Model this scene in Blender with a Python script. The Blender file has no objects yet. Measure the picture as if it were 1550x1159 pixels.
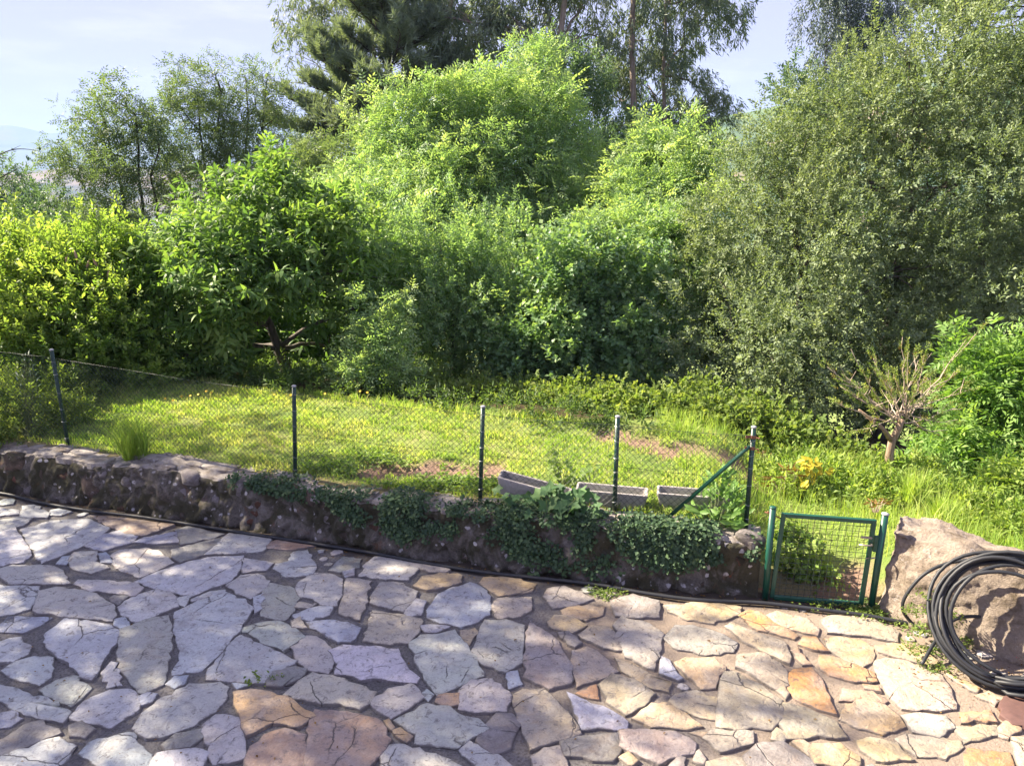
import bpy, math, random
import numpy as np
from mathutils import Vector, Matrix

# ------------------------------------------------------------------ camera, world, sun, exposure
S = bpy.context.scene
COL = S.collection
FPX, PITCH, CAMZ = 1163.0, math.radians(15.2), 4.3
cam_d = bpy.data.cameras.new('camera')
cam_d.sensor_width = 36.0
cam_d.lens = FPX / 1550.0 * 36.0
cam_d.clip_start, cam_d.clip_end = 0.1, 40000
cam = bpy.data.objects.new('camera', cam_d)
COL.objects.link(cam)
cam.location = (0, 0, CAMZ)
cam.rotation_euler = (math.radians(90) - PITCH, 0, 0)
S.camera = cam

SUN_EL, SUN_AZ = math.radians(40), math.radians(-73)      # azimuth measured from +Y towards +X
SUN = Vector((math.sin(SUN_AZ) * math.cos(SUN_EL), math.cos(SUN_AZ) * math.cos(SUN_EL), math.sin(SUN_EL)))
W = bpy.data.worlds.new('World')
S.world = W
W.use_nodes = True
wn = W.node_tree
bg = wn.nodes['Background']
bg.inputs['Strength'].default_value = 0.10
sky = wn.nodes.new('ShaderNodeTexSky')
sky.sky_type = 'NISHITA'
sky.sun_disc = False
sky.sun_elevation = SUN_EL
sky.sun_rotation = SUN_AZ
sky.altitude = 300
sky.air_density, sky.dust_density, sky.ozone_density = 1.0, 0.7, 2.0
# thin streaks of cloud, laid out by direction
tc = wn.nodes.new('ShaderNodeTexCoord')
mp = wn.nodes.new('ShaderNodeMapping')
mp.inputs['Scale'].default_value = (5.0, 5.0, 26.0)
mp.inputs['Rotation'].default_value = (0.0, 0.06, 0.0)
wn.links.new(tc.outputs['Generated'], mp.inputs['Vector'])
cn = wn.nodes.new('ShaderNodeTexNoise')
cn.inputs['Scale'].default_value = 1.6
cn.inputs['Detail'].default_value = 7
cn.inputs['Roughness'].default_value = 0.6
wn.links.new(mp.outputs['Vector'], cn.inputs['Vector'])
cr = wn.nodes.new('ShaderNodeValToRGB')
cr.color_ramp.elements[0].position, cr.color_ramp.elements[1].position = 0.48, 0.70
cr.color_ramp.elements[0].color, cr.color_ramp.elements[1].color = (0, 0, 0, 1), (0.7, 0.7, 0.7, 1)
wn.links.new(cn.outputs['Fac'], cr.inputs['Fac'])
cm = wn.nodes.new('ShaderNodeMixRGB')
cm.inputs['Color2'].default_value = (1.85, 1.78, 2.3, 1)
wn.links.new(cr.outputs['Color'], cm.inputs['Fac'])
sg = wn.nodes.new('ShaderNodeGamma'); sg.inputs['Gamma'].default_value = 0.06      # hazy summer sky: evener than a clear one
wn.links.new(sky.outputs['Color'], sg.inputs['Color'])
st_ = wn.nodes.new('ShaderNodeMixRGB'); st_.blend_type = 'MULTIPLY'; st_.inputs['Fac'].default_value = 1.0
st_.inputs['Color2'].default_value = (1.22, 1.15, 1.82, 1)
wn.links.new(sg.outputs['Color'], st_.inputs['Color1'])
wn.links.new(st_.outputs['Color'], cm.inputs['Color1'])
wn.links.new(cm.outputs['Color'], bg.inputs['Color'])

sun_d = bpy.data.lights.new('sun', 'SUN')
sun_d.energy = 4.6
sun_d.angle = math.radians(0.6)
sun_d.color = (1.0, 0.87, 0.68)
sun = bpy.data.objects.new('sun', sun_d)
COL.objects.link(sun)
sun.rotation_euler = SUN.to_track_quat('Z', 'Y').to_euler()

S.view_settings.view_transform = 'Standard'
S.view_settings.look = 'None'
S.view_settings.gamma = 1
S.view_settings.use_curve_mapping = False
S.view_settings.exposure = 2.35
S.render.engine = 'CYCLES'
cy = S.cycles
cy.max_bounces, cy.diffuse_bounces, cy.glossy_bounces = 7, 4, 2
cy.transmission_bounces, cy.volume_bounces, cy.transparent_max_bounces = 4, 1, 8
cy.sample_clamp_indirect = 6.0

# ------------------------------------------------------------------ helpers
CT, ST = math.cos(PITCH), math.sin(PITCH)
def ray(u, v):
    x, y = (u - 775.0) / FPX, -(v - 579.5) / FPX
    return Vector((x, CT + y * ST, -ST + y * CT))
def at(u, v, Y):
    r = ray(u, v); t = Y / r.y
    return Vector((r.x * t, Y, CAMZ + r.z * t))
def on(u, v, z=0.0):
    r = ray(u, v); t = (z - CAMZ) / r.z
    return Vector((r.x * t, r.y * t, z))
def pxm(u, v, Y):                      # metres per photograph pixel at that depth
    r = ray(u, v)
    return Y / r.y / FPX

def sstep(a, b, x):
    t = np.clip((np.asarray(x, float) - a) / (b - a), 0, 1)
    return t * t * (3 - 2 * t)
def snoise(P, f=1.0, seed=0, octs=4):
    P = np.asarray(P, float)
    r = np.random.RandomState(seed + 11)
    out = np.zeros(P.shape[0]); a, tot = 1.0, 0.0
    for o in range(octs):
        for k in range(3):
            d = r.normal(size=3); d /= np.linalg.norm(d)
            out += a / 1.7 * np.sin(P @ d * f * 2.2 + r.uniform(0, 6.28) + 1.3 * np.sin(P @ np.roll(d, 1) * f * 1.4 + r.uniform(0, 6.28)))
        tot += a; a *= 0.55; f *= 2.05
    return out / tot

def tag(o, label=None, cat=None, group=None, kind=None):
    if label: o['label'] = label
    if cat: o['category'] = cat
    if group: o['group'] = group
    if kind: o['kind'] = kind
    return o
def empty(name, loc, label, cat, group=None):
    o = bpy.data.objects.new(name, None)
    COL.objects.link(o); o.location = loc; o.empty_display_size = 0.2
    return tag(o, label, cat, group)
def link(name, me, parent=None):
    o = bpy.data.objects.new(name, me); COL.objects.link(o)
    if parent is not None: o.parent = parent
    return o

def wloc(o):
    p = Vector((0, 0, 0))
    while o is not None: p = p + o.location; o = o.parent
    return p
NTRI = [0]
def np_mesh(name, V, F, mat, parent=None, tint=None, smooth=False):
    """triangles straight from arrays; vertices are given in world space"""
    V = np.asarray(V, np.float32); F = np.asarray(F, np.int32)
    V = V - np.array(wloc(parent), np.float32)
    me = bpy.data.meshes.new(name)
    me.vertices.add(len(V)); me.vertices.foreach_set('co', V.ravel())
    me.loops.add(F.size); me.loops.foreach_set('vertex_index', F.ravel())
    me.polygons.add(len(F)); me.polygons.foreach_set('loop_start', np.arange(0, F.size, 3, dtype=np.int32))
    if smooth: me.polygons.foreach_set('use_smooth', np.ones(len(F), bool))
    me.update(calc_edges=True)
    if tint is not None:
        a = me.attributes.new('tint', 'FLOAT', 'POINT'); a.data.foreach_set('value', np.asarray(tint, np.float32))
    me.materials.append(mat)
    NTRI[0] += len(F)
    return link(name, me, parent)

class MB:
    """collects solids, then links them as one mesh object (coordinates local to the parent)"""
    def __init__(s): s.v, s.f = [], []
    def add(s, V, F):
        b = len(s.v); s.v += [tuple(p) for p in V]; s.f += [tuple(i + b for i in q) for q in F]
    def box(s, c, size, M=None):
        x, y, z = size[0] / 2, size[1] / 2, size[2] / 2
        V = [Vector(p) for p in ((-x,-y,-z),(x,-y,-z),(x,y,-z),(-x,y,-z),(-x,-y,z),(x,-y,z),(x,y,z),(-x,y,z))]
        if M: V = [M @ p for p in V]
        V = [p + Vector(c) for p in V]
        s.add(V, [(0,3,2,1),(4,5,6,7),(0,1,5,4),(1,2,6,5),(2,3,7,6),(3,0,4,7)])
    def tube(s, pts, r, n=6, caps=True):
        pts = [Vector(p) for p in pts]
        R = r if hasattr(r, '__len__') else [r] * len(pts)
        V, F, prev = [], [], None
        for i, p in enumerate(pts):
            d = (pts[min(i + 1, len(pts) - 1)] - pts[max(i - 1, 0)])
            d = d.normalized() if d.length > 1e-9 else Vector((0, 0, 1))
            if prev is None:
                a = d.cross(Vector((0, 0, 1)))
                if a.length < 1e-3: a = d.cross(Vector((1, 0, 0)))
            else:
                a = prev - d * prev.dot(d)
            a.normalize(); prev = a; b = d.cross(a)
            for k in range(n):
                t = 2 * math.pi * k / n
                V.append(p + (a * math.cos(t) + b * math.sin(t)) * R[i])
        for i in range(len(pts) - 1):
            for k in range(n):
                F.append((i*n+k, i*n+(k+1) % n, (i+1)*n+(k+1) % n, (i+1)*n+k))
        if caps:
            F.append(tuple(range(n - 1, -1, -1))); F.append(tuple((len(pts)-1)*n + k for k in range(n)))
        s.add(V, F)
    def build(s, name, mat, parent=None, smooth=False, world=True, bevel=0):
        me = bpy.data.meshes.new(name)
        off = wloc(parent) if world else Vector((0, 0, 0))
        me.from_pydata([Vector(p) - off for p in s.v], [], s.f)
        if smooth: me.polygons.foreach_set('use_smooth', [True] * len(me.polygons))
        me.update(); me.materials.append(mat)
        NTRI[0] += sum(len(p) - 2 for p in s.f)
        o = link(name, me, parent)
        if bevel:
            m = o.modifiers.new('bevel', 'BEVEL'); m.width = bevel; m.segments = 2; m.limit_method = 'ANGLE'
        return o

# ------------------------------------------------------------------ materials
def new_mat(name):
    m = bpy.data.materials.new(name); m.use_nodes = True
    nt = m.node_tree; b = nt.nodes['Principled BSDF']
    return m, nt, b
def N(nt, t, **kw):
    n = nt.nodes.new(t)
    for k, v in kw.items(): setattr(n, k, v)
    return n
def noise_n(nt, vec, scale, detail=5, rough=0.55, dist=0.0):
    n = N(nt, 'ShaderNodeTexNoise'); n.inputs['Scale'].default_value = scale
    n.inputs['Detail'].default_value = detail; n.inputs['Roughness'].default_value = rough; n.inputs['Distortion'].default_value = dist
    if vec is not None: nt.links.new(vec, n.inputs['Vector'])
    return n
def ramp(nt, fac, stops):
    r = N(nt, 'ShaderNodeValToRGB'); e = r.color_ramp.elements
    while len(e) < len(stops): e.new(0.5)
    for i, (p, c) in enumerate(stops):
        e[i].position = p
        e[i].color = (c, c, c, 1) if not hasattr(c, '__len__') else (*c, 1)
    nt.links.new(fac, r.inputs['Fac']); return r
def mix(nt, fac, a, b, mode='MIX'):
    m = N(nt, 'ShaderNodeMixRGB', blend_type=mode)
    for s, x in (('Fac', fac), ('Color1', a), ('Color2', b)):
        if hasattr(x, 'links') or hasattr(x, 'is_linked'): nt.links.new(x, m.inputs[s])
        elif hasattr(x, '__len__'): m.inputs[s].default_value = (*x, 1)
        else: m.inputs[s].default_value = x
    return m.outputs['Color']
def bump(nt, b, h, strength, dist=0.02):
    n = N(nt, 'ShaderNodeBump'); n.inputs['Strength'].default_value = strength; n.inputs['Distance'].default_value = dist
    nt.links.new(h, n.inputs['Height']); nt.links.new(n.outputs['Normal'], b.inputs['Normal']); return n

def leaf_mat(name, dark, mid, light, trans=0.4, rough=0.45, tgain=1.6, spec=0.4):
    m, nt, b = new_mat(name)
    a = N(nt, 'ShaderNodeAttribute', attribute_name='tint')
    r = ramp(nt, a.outputs['Fac'], [(0.0, dark), (0.5, mid), (1.0, light)])
    nt.links.new(r.outputs['Color'], b.inputs['Base Color'])
    b.inputs['Roughness'].default_value = rough
    b.inputs['Specular IOR Level'].default_value = spec
    t = N(nt, 'ShaderNodeBsdfTranslucent')
    tcx = mix(nt, 1.0, r.outputs['Color'], (tgain * 1.12, tgain * 1.15, tgain * 0.45), 'MULTIPLY')
    nt.links.new(tcx, t.inputs['Color'])
    mx = N(nt, 'ShaderNodeMixShader'); mx.inputs['Fac'].default_value = trans
    nt.links.new(b.outputs['BSDF'], mx.inputs[1]); nt.links.new(t.outputs['BSDF'], mx.inputs[2])
    nt.links.new(mx.outputs['Shader'], nt.nodes['Material Output'].inputs['Surface'])
    return m
def plain(name, col, rough=0.6, metal=0.0, var=0.25, scale=30, bmp=0.0, spec=0.5):
    m, nt, b = new_mat(name)
    t = N(nt, 'ShaderNodeTexCoord')
    n = noise_n(nt, t.outputs['Object'], scale, 4)
    c = mix(nt, n.outputs['Fac'], [x * (1 - var) for x in col], [min(1, x * (1 + var)) for x in col])
    nt.links.new(c, b.inputs['Base Color'])
    b.inputs['Roughness'].default_value = rough; b.inputs['Metallic'].default_value = metal
    b.inputs['Specular IOR Level'].default_value = spec
    if bmp: bump(nt, b, n.outputs['Fac'], bmp)
    return m
def bark_mat(name, c1, c2, scale=8):
    m, nt, b = new_mat(name)
    t = N(nt, 'ShaderNodeTexCoord'); mp = N(nt, 'ShaderNodeMapping'); mp.inputs['Scale'].default_value = (3, 3, 0.6)
    nt.links.new(t.outputs['Object'], mp.inputs['Vector'])
    n = noise_n(nt, mp.outputs['Vector'], scale, 6)
    r = ramp(nt, n.outputs['Fac'], [(0.3, c1), (0.7, c2)])
    nt.links.new(r.outputs['Color'], b.inputs['Base Color']); b.inputs['Roughness'].default_value = 0.9
    bump(nt, b, n.outputs['Fac'], 0.6); return m

M = {}
M['chestnut'] = leaf_mat('chestnut_leaf', (0.063, 0.124, 0.042), (0.116, 0.205, 0.060), (0.242, 0.335, 0.096), .42, .52, 1.6, .3)
M['bright'] = leaf_mat('bright_leaf', (.10,.18,.045), (.165,.25,.065), (.27,.34,.10), .5, .5, 1.6, .25)
M['ash'] = leaf_mat('ash_leaf', (0.125, 0.207, 0.118), (0.204, 0.320, 0.153), (0.337, 0.431, 0.203), .42, .5, 1.5, .35)
M['ashpale'] = leaf_mat('pale_ash_leaf', (.09,.145,.08), (.14,.20,.105), (.20,.26,.125), .38, .55, 1.3, .3)
M['darktree'] = leaf_mat('dark_leaf', (0.063, 0.122, 0.083), (0.098, 0.164, 0.102), (0.139, 0.214, 0.124), .32, .5, 1.4, .35)
M['hazel'] = leaf_mat('hazel_leaf', (0.091, 0.167, 0.101), (0.149, 0.251, 0.116), (0.266, 0.364, 0.158), .4, .45, 1.5, .4)
M['mixed'] = leaf_mat('mixed_leaf', (.085,.145,.05), (.13,.20,.065), (.22,.29,.10), .42, .5, 1.5, .35)
M['sallow'] = leaf_mat('sallow_leaf', (.105,.155,.085), (.18,.24,.13), (.29,.345,.19), .34, .55, 1.2, .3)
M['euc'] = leaf_mat('eucalyptus_leaf', (.095,.145,.105), (.15,.20,.14), (.24,.28,.18), .34, .5, 1.3, .35)
M['pine'] = leaf_mat('pine_needle', (.145,.195,.15), (.205,.26,.195), (.28,.33,.23), .3, .7, 1.2, .2)
M['nettle'] = leaf_mat('nettle_leaf', (.06,.10,.035), (.09,.15,.05), (.17,.22,.075), .42, .55, 1.5, .25)
M['willow'] = leaf_mat('willow_leaf', (0.072, 0.106, 0.112), (0.106, 0.146, 0.147), (0.146, 0.185, 0.172), .25, .5, 1.3, .4)
M['bramble'] = leaf_mat('bramble_leaf', (.095,.15,.045), (.16,.225,.065), (.27,.31,.10), .42, .65, 1.5, .15)
M['elder'] = leaf_mat('elder_leaf', (.09,.18,.045), (.15,.27,.065), (.24,.36,.10), .42, .5, 1.5, .3)
M['ivy'] = leaf_mat('ivy_leaf', (0.035, 0.069, 0.036), (0.056, 0.106, 0.048), (0.100, 0.156, 0.067), .2, .55, 1.3, .25)
M['mallow'] = leaf_mat('broad_leaf', (.05,.11,.05), (.075,.15,.06), (.13,.21,.075), .3, .6, 1.4, .2)
M['lush'] = leaf_mat('lush_leaf', (.11,.19,.045), (.18,.28,.06), (.29,.36,.10), .42, .55, 1.4, .25)
M['grass'] = leaf_mat('grass_blade', (.18,.30,.06), (.31,.42,.10), (.53,.52,.23), .42, .6, 1.4, .12)
M['dry'] = leaf_mat('dry_leaf', (.12,.06,.02), (.22,.13,.04), (.32,.22,.09), .35, .6, 1.3, .2)
M['yellow'] = leaf_mat('yellow_leaf', (.30,.26,.02), (.42,.36,.03), (.5,.42,.04), .4, .5, 1.2, .3)
M['bark'] = bark_mat('grey_brown_bark', (.05,.042,.034), (.14,.12,.10))
M['bark_dark'] = bark_mat('dark_bark', (.025,.02,.016), (.07,.055,.045))
M['bark_euc'] = bark_mat('eucalyptus_bark', (.12,.09,.07), (.28,.24,.20), 3)
M['bark_fruit'] = bark_mat('fruit_bark', (.16,.10,.06), (.32,.24,.18), 10)
M['twig'] = plain('pale_twig', (.42,.33,.27), .85)
M['stalk'] = plain('green_stalk', (.10,.13,.04), .7)
M['green_paint'] = plain('green_post_paint', (.006,.035,.024), .38, 0, .25, 25, .03)
M['gate_paint'] = plain('green_gate_paint', (.008,.065,.042), .4, 0, .3, 20, .04)
M['wire'] = plain('green_wire', (.018,.032,.028), .5)
M['wire_tie'] = plain('galvanised_tie', (.45,.47,.47), .4, .6)
M['cap'] = plain('pale_cap', (.30,.31,.33), .7)
M['steel'] = plain('worn_steel', (.32,.28,.24), .4, .7)
M['rust'] = plain('rusty_clamp', (.20,.09,.05), .8, .2)
M['hose'] = plain('black_hose', (.016,.018,.022), .55, 0, .3, 8, .02)
M['white_petal'] = plain('white_petal', (.75,.75,.72), .7)
M['yellow_petal'] = plain('yellow_petal', (.65,.42,.02), .7)
M['red_petal'] = plain('red_petal', (.6,.05,.06), .7)

# paving stone: colour by object colour, plus weathering of its own
def stone_mat():
    m, nt, b = new_mat('paving_stone')
    t = N(nt, 'ShaderNodeTexCoord'); oi = N(nt, 'ShaderNodeObjectInfo')
    va = N(nt, 'ShaderNodeVectorMath', operation='SCALE'); va.inputs['Scale'].default_value = 40.0
    cx = N(nt, 'ShaderNodeCombineXYZ')
    for i in range(3): nt.links.new(oi.outputs['Random'], cx.inputs[i])
    nt.links.new(cx.outputs[0], va.inputs[0])
    ad = N(nt, 'ShaderNodeVectorMath', operation='ADD')
    nt.links.new(t.outputs['Object'], ad.inputs[0]); nt.links.new(va.outputs[0], ad.inputs[1])
    vec = ad.outputs[0]
    big = noise_n(nt, vec, 2.6, 6, .62, .8)
    fine = noise_n(nt, vec, 16, 9, .72, .6)
    cleft = noise_n(nt, vec, 5.5, 8, .64, 2.2)
    speck = noise_n(nt, vec, 60, 6, .75)
    base = oi.outputs['Color']
    col = mix(nt, ramp(nt, big.outputs['Fac'], [(.36, 0.0), (.66, .85)]).outputs['Color'], base, mix(nt, .6, base, (.40, .39, .385)))
    st = noise_n(nt, vec, 2.1, 7, .68, 1.2)                                      # ochre iron stain
    col = mix(nt, ramp(nt, st.outputs['Fac'], [(.52, 0.0), (.70, .65)]).outputs['Color'], col, mix(nt, .35, base, (.30, .155, .06)))
    s2 = noise_n(nt, vec, 3.3, 6, .7, .5)                                        # grey film of dirt
    col = mix(nt, ramp(nt, s2.outputs['Fac'], [(.54, 0.0), (.75, .6)]).outputs['Color'], col, (.17, .155, .15))
    col = mix(nt, ramp(nt, fine.outputs['Fac'], [(.37, .7), (.45, 0.0)]).outputs['Color'], col, (.12, .105, .10))   # dark bitten specks
    col = mix(nt, ramp(nt, speck.outputs['Fac'], [(.34, .35), (.5, 0.0)]).outputs['Color'], col, (.13, .12, .115))
    col = mix(nt, ramp(nt, speck.outputs['Fac'], [(.56, 0.0), (.70, .3)]).outputs['Color'], col, (.62, .60, .56))
    # ragged, mortar-smeared rim
    ea = N(nt, 'ShaderNodeAttribute', attribute_name='rim')
    en = noise_n(nt, vec, 13, 6, .7)
    em = N(nt, 'ShaderNodeMath', operation='MULTIPLY_ADD'); em.inputs[1].default_value = 1.5; em.inputs[2].default_value = -.75
    nt.links.new(en.outputs['Fac'], em.inputs[0])
    es = N(nt, 'ShaderNodeMath', operation='ADD'); nt.links.new(em.outputs[0], es.inputs[0]); nt.links.new(ea.outputs['Fac'], es.inputs[1])
    col = mix(nt, ramp(nt, es.outputs[0], [(.62, 0.0), (.95, .85)]).outputs['Color'], col, (.14, .125, .12))
    # darker hollows of the cleft surface, and hair veins along it
    col = mix(nt, ramp(nt, cleft.outputs['Fac'], [(.30, .65), (.46, 0.0)]).outputs['Color'], col, mix(nt, .75, base, (.13, .12, .125)))
    def vein(scale, dist, width, lo, hi):
        n = noise_n(nt, vec, scale, 3, .5, dist)
        m1 = N(nt, 'ShaderNodeMath', operation='SUBTRACT'); nt.links.new(n.outputs['Fac'], m1.inputs[0]); m1.inputs[1].default_value = .5
        m2 = N(nt, 'ShaderNodeMath', operation='ABSOLUTE'); nt.links.new(m1.outputs[0], m2.inputs[0])
        k = noise_n(nt, vec, scale * 1.3, 4, .6)
        return mix(nt, 1.0, ramp(nt, m2.outputs[0], [(0.0, .9), (width, 0.0)]).outputs['Color'], ramp(nt, k.outputs['Fac'], [(lo, 0.0), (hi, 1.0)]).outputs['Color'], 'MULTIPLY')
    wv = mix(nt, .10, vec, noise_n(nt, vec, 6, 5, .6).outputs['Color'], 'ADD')
    vo = N(nt, 'ShaderNodeTexVoronoi', feature='DISTANCE_TO_EDGE'); vo.inputs['Scale'].default_value = 1.5; nt.links.new(wv, vo.inputs['Vector'])
    cf = mix(nt, 1.0, ramp(nt, vo.outputs['Distance'], [(0.0, .85), (.009, 0.0)]).outputs['Color'], ramp(nt, noise_n(nt, vec, 2.0, 3).outputs['Fac'], [(.50, 0.0), (.57, 1.0)]).outputs['Color'], 'MULTIPLY')
    col = mix(nt, cf, col, (.10, .09, .088))
    nt.links.new(col, b.inputs['Base Color'])
    b.inputs['Roughness'].default_value = .72; b.inputs['Specular IOR Level'].default_value = .35
    h = mix(nt, .4, cleft.outputs['Fac'], fine.outputs['Fac'])
    h = mix(nt, cf, h, (0, 0, 0))
    bump(nt, b, h, 1.0, .035)
    return m
M['stone'] = stone_mat()

def mortar_mat():
    m, nt, b = new_mat('mortar_joint')
    t = N(nt, 'ShaderNodeTexCoord')
    n1 = noise_n(nt, t.outputs['Object'], 2.2, 6, .6); n2 = noise_n(nt, t.outputs['Object'], 45, 6, .7)
    c = ramp(nt, n1.outputs['Fac'], [(.3, (.105, .10, .10)), (.52, (.17, .162, .155)), (.72, (.25, .235, .215))]).outputs['Color']
    c = mix(nt, ramp(nt, n2.outputs['Fac'], [(.35, .8), (.55, 0.0)]).outputs['Color'], c, (.05, .045, .042))
    c = mix(nt, ramp(nt, n2.outputs['Fac'], [(.62, 0.0), (.72, .7)]).outputs['Color'], c, (.32, .29, .26))
    wa = N(nt, 'ShaderNodeAttribute', attribute_name='sun_sand')                      # sandier joints towards the boulder, the sun's warmth partly put into their colour
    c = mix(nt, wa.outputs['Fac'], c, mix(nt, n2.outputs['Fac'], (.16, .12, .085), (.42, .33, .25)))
    a = N(nt, 'ShaderNodeAttribute', attribute_name='foot_brown')                       # darker brown along the wall foot
    c = mix(nt, a.outputs['Fac'], c, (.055, .042, .03))
    nt.links.new(c, b.inputs['Base Color']); b.inputs['Roughness'].default_value = .95
    bump(nt, b, n2.outputs['Fac'], .9, .02); return m
M['mortar'] = mortar_mat()

def wall_mat(name, base, moss, lich, mossamt=.5, scale=1.0):
    m, nt, b = new_mat(name)
    t = N(nt, 'ShaderNodeTexCoord'); oi = N(nt, 'ShaderNodeObjectInfo')
    v = t.outputs['Object']
    n1 = noise_n(nt, v, 3.0 * scale, 7, .65, .5); n2 = noise_n(nt, v, 26 * scale, 8, .75); n3 = noise_n(nt, v, 8.5 * scale, 8, .7, .8)
    c = mix(nt, n2.outputs['Fac'], [x * .35 for x in base], [x * 1.6 for x in base])
    c = mix(nt, ramp(nt, n1.outputs['Fac'], [(mossamt - .12, 1.0), (mossamt + .10, 0.0)]).outputs['Color'], c, moss)
    c = mix(nt, ramp(nt, n3.outputs['Fac'], [(.60, 0.0), (.67, 1.0)]).outputs['Color'], c, lich)
    nt.links.new(c, b.inputs['Base Color']); b.inputs['Roughness'].default_value = .95
    h = mix(nt, .5, n1.outputs['Fac'], n2.outputs['Fac'])
    bump(nt, b, h, 1.0, .07); return m
def core_mat():
    """old mortared rubble: brown-grey base, near-black moss, crisp pale lichen spots"""
    m, nt, b = new_mat('mossy_wall'); t = N(nt, 'ShaderNodeTexCoord'); v = t.outputs['Object']
    g = noise_n(nt, v, 9, 9, .75, .4); f = noise_n(nt, v, 40, 8, .8); big = noise_n(nt, v, 2.6, 6, .65, .8)
    c = ramp(nt, g.outputs['Fac'], [(.30, (.045, .04, .033)), (.5, (.135, .12, .10)), (.70, (.25, .23, .205))]).outputs['Color']
    c = mix(nt, ramp(nt, big.outputs['Fac'], [(.46, .92), (.58, 0.0)]).outputs['Color'], c, mix(nt, f.outputs['Fac'], (.012, .012, .005), (.075, .07, .03)))
    c = mix(nt, ramp(nt, noise_n(nt, v, 3.4, 4, .6, .3).outputs['Fac'], [(.62, 0.0), (.70, .45)]).outputs['Color'], c, (.20, .095, .05))
    wv = mix(nt, .06, v, noise_n(nt, v, 14, 4).outputs['Color'], 'ADD')
    vo = N(nt, 'ShaderNodeTexVoronoi'); vo.inputs['Scale'].default_value = 9; nt.links.new(wv, vo.inputs['Vector'])
    sp = mix(nt, 1.0, ramp(nt, vo.outputs['Distance'], [(.20, 1.0), (.27, 0.0)]).outputs['Color'], ramp(nt, noise_n(nt, v, 4.2, 4, .6).outputs['Fac'], [(.50, 0.0), (.56, 1.0)]).outputs['Color'], 'MULTIPLY')
    c = mix(nt, sp, c, (.50, .48, .47))
    c = mix(nt, ramp(nt, f.outputs['Fac'], [(.34, .8), (.46, 0.0)]).outputs['Color'], c, (.02, .018, .014))
    nt.links.new(c, b.inputs['Base Color']); b.inputs['Roughness'].default_value = .95
    bump(nt, b, mix(nt, .5, g.outputs['Fac'], f.outputs['Fac']), 1.0, .04); return m
M['wallcore'] = core_mat()
M['wallstone'] = wall_mat('wall_stone', (.15, .11, .085), (.03, .028, .014), (.30, .28, .27), .50, 1.5)
M['wallstone_red'] = wall_mat('red_wall_stone', (.17, .075, .048), (.032, .028, .015), (.24, .17, .14), .48, 1.5)
M['wallstone_grey'] = wall_mat('grey_wall_stone', (.24, .215, .21), (.05, .045, .028), (.40, .39, .38), .46, 1.5)
M['cap_stone'] = wall_mat('wall_cap_mortar', (.37, .34, .31), (.15, .12, .09), (.50, .48, .46), .44, 1.6)
M['boulder'] = wall_mat('boulder_rock', (.33, .27, .215), (.11, .082, .05), (.50, .45, .41), .41, 1.4)
M['concrete'] = wall_mat('aged_concrete', (.52, .49, .47), (.30, .27, .25), (.62, .59, .57), .38, 5)
M['tile'] = plain('terracotta_slab', (.10, .052, .045), .8, 0, .35, 18, .2)
# ------------------------------------------------------------------ terrain
WL = [on(u, v) for u, v in ((-260, 712), (-100, 732), (0, 746), (200, 778), (400, 808), (600, 841), (800, 871), (1000, 893), (1158, 906), (1318, 921))]
WLX = np.array([-16.0] + [p.x for p in WL] + [5.2, 8.0, 12.0]); WLY = np.array([12.2] + [p.y for p in WL] + [5.95, 4.2, 2.0])
def yw(x): return np.interp(x, WLX, WLY)
SOIL = [(on(560, 705, .65), on(735, 712, .65), .30), (on(915, 664, .6), on(1010, 690, .6), .25), (on(1010, 690, .6), on(1160, 712, .4), .28),
        (on(1255, 890, .08), on(1290, 868, .1), .25)]
def soil(x, y):
    m = np.zeros_like(x, dtype=float)
    for a, b, r in SOIL:
        ax, ay, dx, dy = a.x, a.y, b.x - a.x, b.y - a.y
        t = np.clip(((x - ax) * dx + (y - ay) * dy) / (dx * dx + dy * dy), 0, 1)
        d = np.hypot(x - ax - t * dx, y - ay - t * dy)
        m = np.maximum(m, 1 - sstep(r * .6, r * 1.25, d + .12 * np.sin(x * 9 + 3 * y) * np.cos(y * 11)))
    return m
def ground(x, y):
    x = np.asarray(x, float); y = np.asarray(y, float)
    d = y - yw(x)
    up = .60 + .035 * np.clip(d - .5, 0, 4)
    low = .02 + .09 * np.clip(d - .2, 0, 4) + .42 * sstep(3.75, 4.7, x) * (1 - sstep(1.2, 2.4, d))
    w = sstep(2.95, 2.0, x - .30 * np.clip(d - .6, 0, 4))
    h = low + (up - low) * w
    h = h + .03 * np.sin(x * 2.1 + .7) * np.sin(y * 1.7) * sstep(.5, 1.5, d)
    h = h - .05 * soil(x, y) * sstep(.5, .9, d)
    t = np.clip(d - 3.5, 0, None)
    h = h - np.minimum(.17 * t + .0042 * t * t, 60 + .03 * t)
    h = np.maximum(h, -150 + 4 * np.sin(x / 300.) * np.cos(y / 400.))
    return np.where(d < .22, -.15, np.where(d < .40, -.15 + (h + .15) * (d - .22) / .18, h))

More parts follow.
